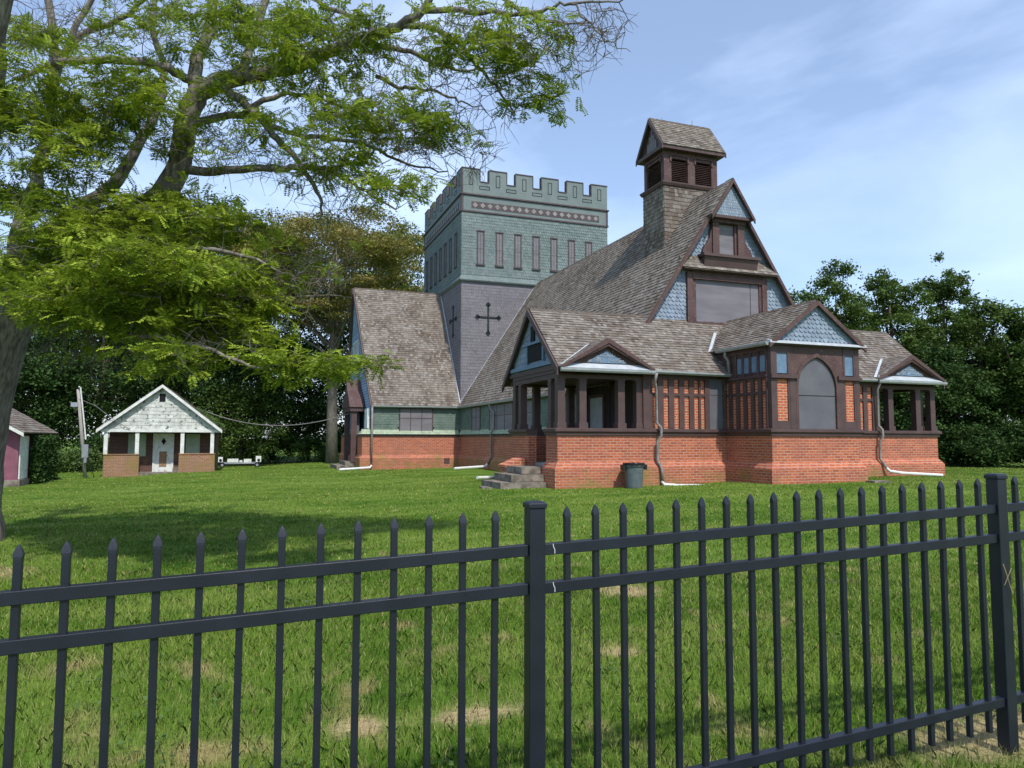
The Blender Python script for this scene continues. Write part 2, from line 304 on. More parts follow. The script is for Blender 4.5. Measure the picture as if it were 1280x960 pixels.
def tag(o, label, cat, group=None, kind=None):
    o['label'] = label; o['category'] = cat
    if group: o['group'] = group
    if kind: o['kind'] = kind
    return o

def ypoly(poly, t):
    xs = []
    n = len(poly)
    for i in range(n):
        (x0, y0), (x1, y1) = poly[i], poly[(i+1) % n]
        if abs(y1-y0) < 1e-9: continue
        if min(y0, y1)-1e-9 <= t <= max(y0, y1)+1e-9: xs.append(x0+(x1-x0)*(t-y0)/(y1-y0))
    return (min(xs), max(xs)) if len(xs) >= 2 else None
def shingles(mb, O, A, B, poly, e=0.14, w=0.14, th=0.016, style='flat', jit=0.012, holes=(), lap=1.45, gap=0.004):
    """courses of overlapping shingles over a convex polygon given in the plane O + a*A + b*B (b runs up the slope)"""
    O, A, B = Vector(O), Vector(A).normalized(), Vector(B).normalized(); Nn = A.cross(B).normalized()
    y0 = min(p[1] for p in poly); y1 = max(p[1] for p in poly); t = y0; row = 0
    while t < y1-0.02:
        top = min(t+e*lap, y1); a = ypoly(poly, t+1e-4); mid = min(t+e, y1-1e-4); c = ypoly(poly, top-1e-4)
        if a is None or c is None: t += e; row += 1; continue
        lo, hi = a; x = lo-(w*0.5 if (row % 2 and style != 'flat') else random.random()*w)
        while x < hi:
            ww = w if style != 'flat' else w*random.uniform(0.65, 1.35)
            xa, xb = max(x, lo)+gap*0.5, min(x+ww, hi)-gap*0.5
            x += ww
            if xb-xa < 0.012: continue
            dt = random.uniform(-jit, jit); tt = max(t+dt, y0); hth = th*random.uniform(0.75, 1.25)
            cx = (xa+xb)/2
            if any(h[0] < cx < h[1] and h[2] < t+e*0.5 < h[3] for h in holes): continue
            ua, ub = min(max(xa, c[0]), c[1]), min(max(xb, c[0]), c[1])
            if ub-ua < 0.001 and xb-xa < 0.02: continue
            if style == 'flat': bot = [(xa, tt), (xb, tt)]
            elif style == 'scale': r = min(e*0.42, ww*0.45); bot = [(xa, tt+r), (xa+(xb-xa)*0.15, tt+r*0.45), (xa+(xb-xa)*0.38, tt), (xa+(xb-xa)*0.62, tt), (xa+(xb-xa)*0.85, tt+r*0.45), (xb, tt+r)]
            else: r = e*0.45; bot = [(xa, tt+r), (cx, tt), (xb, tt+r)]
            out = [O+A*p[0]+B*p[1]+Nn*(hth*(1-0.7*(p[1]-t)/(top-t+1e-6))) for p in bot]
            inn = [O+A*p[0]+B*p[1]+Nn*(-0.002) for p in bot]
            tp = [O+A*ub+B*top+Nn*0.001, O+A*ua+B*top+Nn*0.001]
            k = len(bot); vs = out+tp+inn
            fs = [tuple(range(k+2))]+[(k+2+i, k+2+i+1, i+1, i) for i in range(k-1)]+[(k+2, 0, k+1), (k-1, k+2+k-1, k)]
            mb.add(vs, fs)
        t += e; row += 1
def arch_header(a0, a1, zt, zb, r, n=5):
    p = [(a0, zt), (a0, zb-r)]
    p += [(a0+r-r*math.cos(q*math.pi/2/n), zb-r+r*math.sin(q*math.pi/2/n)) for q in range(1, n+1)]
    p += [(a1-r+r*math.sin(q*math.pi/2/n), zb-r+r*math.cos(q*math.pi/2/n)) for q in range(0, n+1)]
    p += [(a1, zt)]
    return p

# ------------------------------------------------------------------ ground
GP = np.array([(3.6, 2.6, -1.5), (1, 2.6, -1.53), (-1, 2.5, -1.55), (0, 0, -1.52), (7.8, 17.6, -1.33), (13, 16, -1.19), (16.3, 16, -1.16), (21.7, 18, -1.17), (18, 17.5, -1.17),
               (5.3, 36.7, -1.56), (10, 32, -1.40), (4, 36.6, -1.62), (-7, 42, -2.04), (-1.6, 42, -1.80), (-9.5, 35, -1.99), (7.5, 61, -2.10), (0, 60, -2.25), (-15, 60, -2.3), (43, 32, -1.5), (60, 42, -1.8),
               (9.5, 17.5, -1.34), (10, 10, -1.42), (0, 12, -1.52), (-5, 10, -1.53), (-4, 25, -1.75), (2, 25, -1.62), (25, 5, -1.38), (6.1, 59, -1.9), (30, 15, -1.3), (-20, 20, -1.9), (10, 21, -1.34), (8, 25, -1.38)])
def gz(x, y):
    x = np.asarray(x, float); y = np.asarray(y, float)
    d2 = (x[..., None]-GP[:, 0])**2+(y[..., None]-GP[:, 1])**2; w = 1/(d2+4.0)**1.6
    z = (w*GP[:, 2]).sum(-1)/w.sum(-1)
    return z+0.012*np.sin(x*1.7+0.5*y)*np.cos(y*1.3-0.4*x)
def gz1(x, y): return float(gz(np.array([x]), np.array([y]))[0])
DRY = [(3.55, 6.45, 0.38, 0.36), (1.25, 3.95, 0.34, 0.16), (0.62, 4.0, 0.22, 0.14), (-0.78, 3.6, 0.18, 0.14), (3.75, 2.75, 0.75, 0.34), (2.5, 4.7, 0.2, 0.16), (-2.9, 9.6, 0.7, 0.7)]
gx = np.concatenate([-np.geomspace(900, 16, 22), np.linspace(-15, 40, 111), np.geomspace(42, 900, 22)])
gy = np.concatenate([-np.geomspace(900, 6, 20), np.linspace(-5, 70, 151), np.geomspace(72, 900, 20)])
X, Y = np.meshgrid(gx, gy, indexing='ij'); Z = gz(X, Y)
me = bpy.data.meshes.new('ground'); nx, ny = X.shape
idx = np.arange(nx*ny).reshape(nx, ny)
me.from_pydata(np.stack([X, Y, Z], -1).reshape(-1, 3).tolist(), [], np.stack([idx[:-1, :-1], idx[1:, :-1], idx[1:, 1:], idx[:-1, 1:]], -1).reshape(-1, 4).tolist())
g = link_mesh('ground', me, lawn_mat('lawn soil and turf', dark=0.95), smooth=True)
g['kind'] = 'structure'; g['label'] = 'wide green lawn with dry tan patches'; g['category'] = 'ground'

# ------------------------------------------------------------------ church
UL, UR, VF, VB = 7.83, 21.66, 18.0, 21.59
T1, T2, VT, VT2, UM = 10.45, 19.10, 36.78, 45.46, 14.775
B1, B2, VP = 13.26, 16.29, 16.02
church = thing('church', 'old wooden and red brick church with a battlemented green tower and louvred belfry', 'church', (UL, VF, -1.4))
def C(name, mb, m, parent=church, smooth=False): return obj(name, mb, m, parent, smooth=smooth)

# brick base
b = MB()
prof = [(0.13, -2.4), (0.13, -0.80), (0.0, -0.62), (0.0, 0.086), (-0.25, 0.086), (-0.25, -2.4)]
b.sweep([(UL, 18.80), (UL, VF), (B1, VF), (B1, VP), (B2, VP), (B2, VF), (UR, VF), (UR, VB), (T2, VB)], prof)
b.sweep([(T1, VB), (UL, VB), (UL, 20.13)], prof)
profn = [(0.12, -2.6), (0.12, -1.0), (0.0, -0.85), (0.0, 0.086), (-0.3, 0.086), (-0.3, -2.6)]
b.sweep([(5.35, VT2), (5.35, VT), (T1, VT), (T1, VB+0.26)], profn)
b.sweep([(T2, VB+0.26), (T2, VT2)], profn)
b.box(7.14, 7.69, 20.13, 20.72, -2.0, -0.83)       # cheek wall beside the steps
base = C('brick_wall', b, m_brick)
cap = MB(); cap.prism([(7.08, -0.78), (7.62, -0.56), (7.69, -0.56), (7.69, -0.84), (7.08, -0.84)], 'y', 20.08, 20.76); C('brick_cap', cap, m_brick_o, base)
w = MB(); w.box(5.20, 5.24, 0, 0, 0, 0) if False else None
v = MB(); v.box(9.55, 9.85, VT-0.125, VT-0.115, -1.32, -1.02); C('crawl_vent', v, m_brownw)
# ledge above the brick
lp = [(0.0, 0.088), (0.05, 0.10), (0.05, 0.155), (0.10, 0.20), (0.10, 0.27), (0.03, 0.292), (-0.27, 0.292), (-0.27, 0.088)]
b = MB(); b.sweep([(UL, 18.80), (UL, VF), (B1, VF), (B1, VP), (B2, VP), (B2, VF), (UR, VF), (UR, VB), (T2, VB)], lp)
b.sweep([(T1, VB), (UL, VB), (UL, 20.13)], lp)
C('ledge', b, m_brown)
b = MB(); b.sweep([(5.35, VT2), (5.35, VT), (T1, VT), (T1, VB+0.38)], [(0.0, 0.088), (0.05, 0.10), (0.05, 0.17), (0.0, 0.19), (-0.28, 0.19), (-0.28, 0.088)])
C('ledge', b, m_brown)
# solid cores behind the cladding
core = MB()
core.prism([(T1+0.03, -2.4), (T1+0.03, 1.66), (UM, 8.36), (T2-0.03, 1.66), (T2-0.03, -2.4)], 'y', 20.02, VT2-0.05)
core.box(T1+0.03, T2-0.03, VF+0.04, 20.02, -2.4, 1.75)
core.prism([(17.95, 1.76), (22.1, 1.70), (20.0, 3.80)], 'x', UL+0.10, UR-0.10)
core.prism([(36.82, -2.4), (36.82, 1.66), (41.12, 8.35), (45.40, 1.66), (45.40, -2.4)], 'x', 5.78, T1+0.2)
core.prism([(B1+0.04, -2.4), (B1+0.04, 2.60), (14.775, 3.78), (B2-0.04, 2.60), (B2-0.04, -2.4)], 'y', VP+0.04, 19.9)
C('timber_core', core, m_brownw)
b = MB(); b.box(UL+0.2, T1, VF+0.2, VB-0.2, -2.3, -0.70); b.box(T2, UR-0.2, VF+0.2, VB-0.2, -2.3, -0.70); C('porch_floor', b, m_wood)

# --- roofs
def gable_roof(name, ridge0, ridge1, eaves, e=0.135, over_wall=None, parent=church, w=0.125, th=0.028):
    """ridge endpoints and list of (eave0, eave1, outward sign) quads -> shingled slopes with boards and ridge cap"""
    bs = MB(); sh = MB()
    for (e0, e1) in eaves:
        R0, R1, E0, E1 = map(Vector, (ridge0, ridge1, e0, e1))
        A = (E1-E0).normalized()
        if (R0-E0).dot(A) > (R1-E0).dot(A): R0, R1 = R1, R0
        up = (R0-E0)-A*((R0-E0).dot(A)); H = up.length; Bv = up.normalized()
        p = [((E0-E0).dot(A), 0), ((E1-E0).dot(A), 0), ((R1-E0).dot(A), H), ((R0-E0).dot(A), H)]
        shingles(sh, E0, A, Bv, p, e=e, w=w, th=th)
        Nn = A.cross(Bv).normalized()
        bs.slab([E0-Nn*0.045, E1-Nn*0.045, R1-Nn*0.045, R0-Nn*0.045], 0.04)
    rf = obj(name, sh, m_roof, parent)
    d = (Vector(ridge1)-Vector(ridge0)); n = int(d.length/0.28)
    for k in range(n):
        a = Vector(ridge0)+d*(k/n); c = Vector(ridge0)+d*((k+1.25)/n if k < n-1 else 1)
        for (e0, e1) in eaves:
            s = ((Vector(e0)-Vector(ridge0))-d.normalized()*((Vector(e0)-Vector(ridge0)).dot(d.normalized()))).normalized()
            pts = [a+Vector((0, 0, .035)), c+Vector((0, 0, .022)), c+s*0.13+Vector((0, 0, .012)), a+s*0.13+Vector((0, 0, .025))]
            bs.add([tuple(q) for q in pts], [(0, 1, 2, 3)])
    obj('roof_boards', bs, m_roofb, rf)
    return rf
ZE, ZR, ZA = 1.908, 3.88, 8.56
nave = gable_roof('nave_roof', (UM, 19.72, ZA), (UM, VT, ZA), [((T1-0.16, VT, 1.66), (T1-0.16, 19.72, 1.66)), ((T2+0.16, 19.72, 1.66), (T2+0.16, VT, 1.66))], e=0.15)
nar = gable_roof('narthex_roof', (UL-0.05, 20.0, ZR), (UR+0.09, 20.0, ZR), [((UL-0.05, 17.78, ZE), (UR+0.09, 17.78, ZE)), ((UR+0.09, 22.25, 1.72), (UL-0.05, 22.25, 1.72))], e=0.13)
tra = gable_roof('transept_roof', (5.38, 41.12, 8.47), (T1+0.02, 41.12, 8.47), [((5.78, 36.62, 1.66), (T1-0.05, 36.62, 1.66)), ((T1, 45.62, 1.66), (5.78, 45.62, 1.66))], e=0.15)
bay = gable_roof('entry_bay_roof', (UM, 15.88, ZR-0.01), (UM, 20.0, ZR-0.01), [((B1-0.14, 19.0, 2.62), (B1-0.14, 15.88, 2.62)), ((B2+0.14, 15.88, 2.62), (B2+0.14, 19.0, 2.62))], e=0.13)

# --- verge (rake) boards
def rake(name, pts, dirv, th, ht, m, parent):
    """board hanging below a roof edge polyline"""
    q = MB(); d = Vector(dirv).normalized()*th
    for a, c in zip(pts[:-1], pts[1:]):
        a, c = Vector(a), Vector(c); dn = Vector((0, 0, -ht))
        vs = [a, c, c+dn, a+dn, a+d, c+d, c+dn+d, a+dn+d]
        q.add([tuple(x) for x in vs], [(0, 1, 2, 3), (7, 6, 5, 4), (0, 4, 5, 1), (1, 5, 6, 2), (2, 6, 7, 3), (3, 7, 4, 0)])
    return obj(name, q, m, parent)
rake('rake_board', [(T1-0.16, 19.70, 1.64), (UM, 19.70, 8.53), (T2+0.16, 19.70, 1.64)], (0, -1, 0), 0.05, 0.19, m_brownw, nave)
rake('rake_board', [(UL-0.07, 17.76, ZE-0.0), (UL-0.07, 20.0, ZR-0.02), (UL-0.07, 22.27, 1.70)], (-1, 0, 0), 0.05, 0.20, m_brown, nar)
rake('rake_board', [(UR+0.10, 17.76, ZE-0.02), (UR+0.10, 20.0, ZR-0.02), (UR+0.10, 22.27, 1.70)], (1, 0, 0), 0.05, 0.18, m_brown, nar)
rake('rake_board', [(B1-0.16, 15.86, 2.60), (UM, 15.86, ZR-0.03), (B2+0.16, 15.86, 2.60)], (0, -1, 0), 0.05, 0.13, m_brownw, bay)
q = MB()
for sgn in (1,):
    q.add([(5.77, 36.60, 1.64), (5.37, 41.12, 8.45), (5.37, 41.12, 8.20), (5.77, 36.75, 1.64), (5.70, 36.60, 1.64), (5.30, 41.12, 8.45), (5.30, 41.12, 8.20), (5.70, 36.75, 1.64)],
          [(0, 1, 2, 3), (7, 6, 5, 4), (0, 4, 5, 1), (1, 5, 6, 2), (2, 6, 7, 3)])
    q.add([(5.77, 45.66, 1.54), (5.37, 41.12, 8.45), (5.37, 41.12, 8.10), (5.77, 45.40, 1.54), (5.65, 45.66, 1.54), (5.25, 41.12, 8.45), (5.25, 41.12, 8.10), (5.65, 45.40, 1.54)],
          [(0, 1, 2, 3), (7, 6, 5, 4), (0, 4, 5, 1), (1, 5, 6, 2), (2, 6, 7, 3)])
obj('rake_board', q, m_brown, tra)

# --- main front gable
VG = 19.93
gw = MB()
def tri_u(z): return (ZA-z)/1.5547          # half width of the gable at height z
gw.prism([(UM-tri_u(2.6), 2.6), (UM+tri_u(2.6), 2.6), (UM, ZA-0.08)], 'y', VG, VG+0.06)
gable = C('front_gable', gw, m_blue)
sh = MB()
sc = (ZA-2.6)
shingles(sh, (UM, VG, 2.6), (1, 0, 0), (0, 0, 1), [(-tri_u(2.6), 0), (tri_u(2.6), 0), (0.02, sc-0.1), (-0.02, sc-0.1)], e=0.13, w=0.14, th=0.030, style='scale', jit=0.0,
         holes=[(-1.45, 1.45, 1.0, 2.9), (-0.42, 0.42, 3.4, 4.7)])
obj('scale_shingles', sh, m_blue, gable)
# shingled pent skirt
sh = MB(); zlo, zhi = 5.50, 6.02
shingles(sh, (UM, VG-0.34, zlo), (1, 0, 0), (0, 0.34, 0.5), [(-tri_u(zlo)+0.08, 0), (tri_u(zlo)-0.08, 0), (tri_u(zhi)-0.05, 0.605), (-tri_u(zhi)+0.05, 0.605)], e=0.13, w=0.14)
pent = obj('pent_roof', sh, m_roof, gable)
q = MB(); q.prism([(VG-0.33, zlo-0.03), (VG, zlo-0.03), (VG, zhi-0.03), (VG-0.33, zlo-0.012)], 'x', UM-tri_u(zlo)+0.16, UM+tri_u(zlo)-0.16); obj('pent_soffit', q, m_roofb, pent)
# lower boarded window
win = MB(); win.box(UM-1.37, UM+1.37, VG-0.03, VG, 3.75, 5.22); wo = obj('gable_window', win, m_board, gable)
fr = MB()
fr.box(UM-1.57, UM-1.37, VG-0.12, VG+0.01, 3.7, 5.42); fr.box(UM+1.37, UM+1.57, VG-0.12, VG+0.01, 3.7, 5.42); fr.box(UM-1.36, UM+1.36, VG-0.14, VG, 5.20, 5.34); fr.box(UM-1.36, UM+1.36, VG-0.10, VG, 5.345, 5.46)
fr.box(UM-1.37, UM-1.22, VG-0.07, VG-0.03, 3.75, 5.2); fr.box(UM+1.27, UM+1.37, VG-0.07, VG-0.03, 3.75, 5.2); fr.box(UM-1.36, UM+1.36, VG-0.12, VG-0.03, 3.66, 3.80)
obj('window_frame', fr, m_brownw, wo)
ln = MB(); ln.box(UM+0.93, UM+0.945, VG-0.037, VG-0.03, 3.8, 5.2); obj('board_joint', ln, m_black, wo)
# upper boarded window with scroll brackets
win = MB(); win.box(UM-0.36, UM+0.30, VG-0.05, VG, 6.06, 7.12); wo = obj('gable_window', win, m_board, gable)
fr = MB(); fr.box(UM-0.62, UM-0.37, VG-0.20, VG, 6.04, 7.26); fr.box(UM+0.37, UM+0.62, VG-0.20, VG, 6.04, 7.26); fr.box(UM-0.66, UM+0.66, VG-0.24, VG, 7.13, 7.27)
fr.box(UM+0.29, UM+0.37, VG-0.12, VG-0.01, 6.04, 7.13)
for s in (-1, 1):
    pts = [(UM+s*0.62, 7.0), (UM+s*0.66, 6.8), (UM+s*0.70, 6.6), (UM+s*0.80, 6.42), (UM+s*0.92, 6.3), (UM+s*0.97, 6.15), (UM+s*0.97, 6.04), (UM+s*0.62, 6.04)]
    if s > 0: pts = pts[::-1]
    fr.prism(pts, 'y', VG-0.14, VG+0.01)
obj('window_frame', fr, m_brownw, wo)
sl = MB(); sl.box(UM-1.12, UM+1.12, VG-0.42, VG-0.02, 5.93, 6.02); sl.prism([(VG-0.36, 5.93), (VG-0.28, 5.62), (VG-0.05, 5.62), (VG-0.05, 5.93)], 'x', UM-1.04, UM+1.04); obj('sill_box', sl, m_brown, wo)
# prow of the roof over the apex
pz = 7.30; hw_ = tri_u(pz)
sh = MB(); bs = MB()
for s in (-1, 1):
    E0 = Vector((UM+s*(hw_+0.03), 19.50 if s < 0 else 19.50, pz-0.02)); up = Vector((-s, 0, 1.5547)).normalized(); H = Vector((hw_+0.03, 0, ZA+0.05-pz)).length
    A = Vector((0, -1, 0)) if s < 0 else Vector((0, 1, 0))
    O = Vector((UM+s*(hw_+0.03), 19.80, pz-0.0)) if s < 0 else Vector((UM+s*(hw_+0.03), 19.46, pz))
    p = [(0, 0), (0.34, 0), (0.34, H), (0, H)]
    shingles(sh, O, A, up, p, e=0.15, w=0.14)
    Nn = A.cross(up).normalized(); P = [O-Nn*0.04, O+A*0.34-Nn*0.04, O+A*0.34+up*H-Nn*0.04, O+up*H-Nn*0.04]; bs.slab(P, 0.035)
pr = obj('prow_roof', sh, m_roof, nave); obj('roof_boards', bs, m_roofb, pr)
rake('rake_board', [(UM-hw_-0.03, 19.46, pz-0.02), (UM, 19.46, ZA+0.02), (UM+hw_+0.03, 19.46, pz-0.02)], (0, -1, 0), 0.05, 0.15, m_brownw, pr)
q = MB(); q.prism([(UM-tri_u(7.33), 7.33), (UM+tri_u(7.33), 7.33), (UM, ZA-0.12)], 'y', 19.56, 19.60); pa = obj('prow_panel', q, m_blue, pr)
sh = MB(); shingles(sh, (UM, 19.56, 7.33), (1, 0, 0), (0, 0, 1), [(-tri_u(7.33)+.05, 0), (tri_u(7.33)-.05, 0), (0.01, 1.05), (-0.01, 1.05)], e=0.09, w=0.09, th=0.012, style='scale', jit=0.0); obj('scale_shingles', sh, m_blue, pa)
q = MB(); q.box(UM-0.82, UM+0.82, 19.52, 19.93, 7.24, 7.33); obj('prow_soffit', q, m_brown, pr)

# --- belfry
b0, b1, f0, f1 = 13.60, 15.90, 21.78, 23.20
q = MB(); q.box(b0+0.02, b1-0.02, f0+0.02, f1-0.02, 6.2, 9.0); bel = C('belfry', q, m_roofb)
sh = MB(); hB = 9.0-6.3
for (O, A, L_) in (((b0, f0, 6.3), (1, 0, 0), b1-b0), ((b0, f1, 6.3), (0, -1, 0), f1-f0), ((b1, f0, 6.3), (0, 1, 0), f1-f0), ((b1, f1, 6.3), (-1, 0, 0), b1-b0)):
    shingles(sh, O, A, (0, 0, 1), [(0, 0), (L_, 0), (L_, hB), (0, hB)], e=0.145, w=0.13, th=0.022)
obj('wall_shingles', sh, m_roof, bel)
q = MB(); q.sweep([(b0, f0), (b1, f0), (b1, f1), (b0, f1)], [(0.0, 8.96), (0.06, 9.0), (0.10, 9.08), (0.10, 9.12), (0.0, 9.16), (-0.3, 9.16), (-0.3, 8.96)], closed=True); obj('cornice', q, m_brown, bel)
q = MB()
for (xa, xb) in ((b0+0.03, b0+0.33), (14.62, 14.92), (b1-0.28, b1-0.03)): q.box(xa, xb, f0+0.02, f0+0.22, 9.16, 10.36)
for (xa, xb) in ((b0+0.03, b0+0.33), (14.62, 14.92), (b1-0.28, b1-0.03)): q.box(xa, xb, f1-0.22, f1-0.02, 9.16, 10.36)
q.prism(arch_header(b0+0.33, 14.62, 10.36, 10.02, 0.10), 'y', f0+0.03, f0+0.20); q.prism(arch_header(14.92, b1-0.28, 10.36, 10.02, 0.10), 'y', f0+0.03, f0+0.20)
for xx, s in ((b0+0.03, 0), (b1-0.21, 1)):
    q.prism(arch_header(f0+0.22, f1-0.22, 10.36, 10.02, 0.10), 'x', xx, xx+0.17)
obj('belfry_frame', q, m_brownw, bel)
q = MB()
def hood(a0, a1, z, axis, c0, c1):
    for (x0, x1, zz, h) in ((a0, a0+0.07, z-0.16, 0.22), (a0+0.07, a1-0.07, z+0.06, 0.05), (a1-0.07, a1, z-0.16, 0.22)):
        if axis == 'y': q.box(x0, x1, c0, c1, zz, zz+h)
        else: q.box(c0, c1, x0, x1, zz, zz+h)
hood(b0+0.26, 14.66, 10.06, 'y', f0-0.015, f0+0.028); hood(14.88, b1-0.22, 10.06, 'y', f0-0.015, f0+0.028); hood(f0+0.16, f1-0.16, 10.06, 'x', b0-0.015, b0+0.028)
obj('arch_hood', q, m_brownw, bel)
vd = MB(); vd.box(b0+0.25, b1-0.25, f0+0.24, f1-0.24, 9.16, 10.36); obj('belfry_void', vd, m_black, bel)
for (axis, a0, a1, c) in (('y', b0+0.33, 14.62, f0+0.06), ('y', 14.92, b1-0.28, f0+0.06), ('x', f0+0.22, f1-0.22, b0+0.07)):
    q = MB(); z = 9.18
    while z < 9.93:
        if axis == 'y': q.slab([(a0, c, z), (a1, c, z), (a1, c+0.10, z+0.055), (a0, c+0.10, z+0.055)], 0.014)
        else: q.slab([(c, a1, z), (c, a0, z), (c+0.10, a0, z+0.055), (c+0.10, a1, z+0.055)], 0.014)
        z += 0.066
    obj('louver', q, m_brownw, bel)
vm = (f0+f1)/2
rf = gable_roof('belfry_roof', (b0-0.14, vm, 11.70), (b1+0.16, vm, 11.70), [((b0-0.14, f0-0.22, 10.40), (b1+0.16, f0-0.22, 10.40)), ((b1+0.16, f1+0.22, 10.40), (b0-0.14, f1+0.22, 10.40))], e=0.125, parent=bel)
q = MB(); q.prism([(f0-0.10, 10.36), (f1+0.10, 10.36), (f1+0.10, 10.42), (vm, 11.55), (f0-0.10, 10.42)], 'x', b0-0.02, b1+0.02); obj('gable_core', q, m_brown, bel)
q = MB(); q.box(b0-0.16, b1+0.17, f0-0.20, f1+0.20, 10.28, 10.40); obj('eave_board', q, m_brown, bel)
q = MB(); 
for k in range(5):
    y0 = vm-0.32+k*0.13; h = 0.80-abs(y0+0.06-vm)*1.7; q.box(b0-0.05, b0-0.025, y0, y0+0.11, 10.46, 10.46+max(h, 0.1))
obj('gable_boards', q, m_board, bel)
for xx, d in ((b0-0.15, -1), (b1+0.17, 1)):
    q = MB()
    for (ya, yb) in ((f0-0.22, vm), (f1+0.22, vm)):
        q.add([(xx, ya, 10.40), (xx, yb, 11.69), (xx, yb, 11.50), (xx, ya, 10.22), (xx+d*0.04, ya, 10.40), (xx+d*0.04, yb, 11.69), (xx+d*0.04, yb, 11.50), (xx+d*0.04, ya, 10.22)],
              [(0, 1, 2, 3), (7, 6, 5, 4), (0, 4, 5, 1), (1, 5, 6, 2), (2, 6, 7, 3), (3, 7, 4, 0)])
    obj('rake_board', q, m_brown, bel)
q = MB(); q.tube([(15.3, vm, 11.70), (15.3, vm, 11.90)], 0.012, 6); q.tube([(14.0, vm, 11.72), (14.0, vm, 11.80)], 0.012, 6); obj('roof_spike', q, m_pipe, bel)

# --- tower
ZS, ZC, Z2, ZCR, ZM = 8.46, 12.2, 13.10, 13.88, 14.57
q = MB(); q.box(T1+0.02, T2-0.02, VT+0.02, VT2-0.02, -2.4, ZC+0.3); tower = C('tower', q, m_lav)
sh = MB()
for (O, A, L_) in (((T1, VT, 1.5), (1, 0, 0), T2-T1), ((T1, VT2, 1.5), (0, -1, 0), VT2-VT), ((T2, VT, 1.5), (0, 1, 0), VT2-VT)):
    shingles(sh, O, A, (0, 0, 1), [(0, 0), (L_, 0), (L_, ZS-1.5), (0, ZS-1.5)], e=0.165, w=0.145, th=0.028, style='scale', jit=0, lap=1.5)
obj('lavender_shingles', sh, m_lav, tower)
sh = MB()
for (O, A, L_, s) in (((T1, VT-0.03, ZS+0.28), (1, 0, 0), T2-T1, 0), ((T1-0.03, VT2, ZS+0.28), (0, -1, 0), VT2-VT, 1), ((T2+0.03, VT, ZS+0.28), (0, 1, 0), VT2-VT, 1), ((T2, VT2+0.03, ZS+0.28), (-1, 0, 0), T2-T1, 0)):
    shingles(sh, O, A, (0, 0, 1), [(-0.03, 0), (L_+0.03, 0), (L_+0.03, ZC-ZS-0.28), (-0.03, ZC-ZS-0.28)], e=0.16, w=0.145, th=0.030, style='scale', jit=0, lap=1.5)
for (O, A, L_, Bv) in (((T1, VT-0.16, ZS-0.02), (1, 0, 0), T2-T1, (0, .13, .30)), ((T1-0.16, VT2, ZS-0.02), (0, -1, 0), VT2-VT, (.13, 0, .30)), ((T2+0.16, VT, ZS-0.02), (0, 1, 0), VT2-VT, (-.13, 0, .30))):
    shingles(sh, O, A, Bv, [(-0.15, 0), (L_+0.15, 0), (L_+0.02, 0.33), (-0.02, 0.33)], e=0.11, w=0.125, th=0.016, style='scale', jit=0)
obj('green_shingles', sh, m_green, tower)
q = MB(); q.box(T1+0.0, T2, VT-0.015, VT2+0.015, ZS-0.0, ZC+0.3); q.sweep([(T1, VT), (T2, VT), (T2, VT2), (T1, VT2)], [(0.0, ZS-0.12), (0.13, ZS-0.06), (0.14, ZS-0.03), (0.0, ZS+0.22)], closed=True); obj('skirt_core', q, m_greenp, tower)
q = MB(); q.box(T1-0.05, T2+0.05, VT-0.05, VT2+0.05, ZC+0.03, Z2); q.box(T1+0.2, T2-0.2, VT+0.2, VT2-0.2, Z2, Z2+0.3); obj('frieze', q, m_greenp, tower)
q = MB()
P4 = [(T1, VT), (T2, VT), (T2, VT2), (T1, VT2)]
q.sweep(P4, [(0.04, ZC-0.04), (0.10, ZC-0.02), (0.10, ZC+0.05), (0.04, ZC+0.08)], closed=True)
q.sweep(P4, [(0.04, Z2-0.03), (0.13, Z2+0.01), (0.13, Z2+0.07), (0.04, Z2+0.12)], closed=True)
for (x, y) in P4: q.box(x-0.07 if x < 15 else x-0.05, x+0.05 if x < 15 else x+0.07, y-0.07 if y < 40 else y-0.05, y+0.05 if y < 40 else y+0.07, ZC+0.08, Z2-0.03)
obj('cornice', q, m_trim, tower)
# diamond frieze
dia = MB(); dk = MB()
def frieze(fn, L_):
    n = 18; a0 = 0.50; step = (L_-1.0)/n
    dk.add(*fn(a0, 12.40, L_-0.5, 12.78, 0.06, None))
    for k in range(n):
        c = a0+(k+0.5)*step; r = 0.15
        dia.add(*fn(c, 12.59, r, r, 0.075, 'd'))
def fr_front(a, z, b_, c_, off, kind):
    y = VT-off
    if kind is None: P = [(T1+a, y, z), (T1+b_, y, z), (T1+b_, y, c_), (T1+a, y, c_)]
    else: P = [(T1+a-b_, y, z), (T1+a, y, z-c_), (T1+a+b_, y, z), (T1+a, y, z+c_)]
    Q = [(p[0], p[1]+0.02, p[2]) for p in P]; return P+Q, [(0, 1, 2, 3), (0, 4, 5, 1), (1, 5, 6, 2), (2, 6, 7, 3), (3, 7, 4, 0)]
def fr_left(a, z, b_, c_, off, kind):
    x = T1-off
    if kind is None: P = [(x, VT+b_, z), (x, VT+a, z), (x, VT+a, c_), (x, VT+b_, c_)]
    else: P = [(x, VT+a+b_, z), (x, VT+a, z-c_), (x, VT+a-b_, z), (x, VT+a, z+c_)]
    Q = [(p[0]+0.02, p[1], p[2]) for p in P]; return P+Q, [(0, 1, 2, 3), (0, 4, 5, 1), (1, 5, 6, 2), (2, 6, 7, 3), (3, 7, 4, 0)]
frieze(fr_front, T2-T1); frieze(fr_left, VT2-VT)
fo = obj('diamond_frieze', dk, m_trim, tower); obj('diamond', dia, m_pipe, fo)
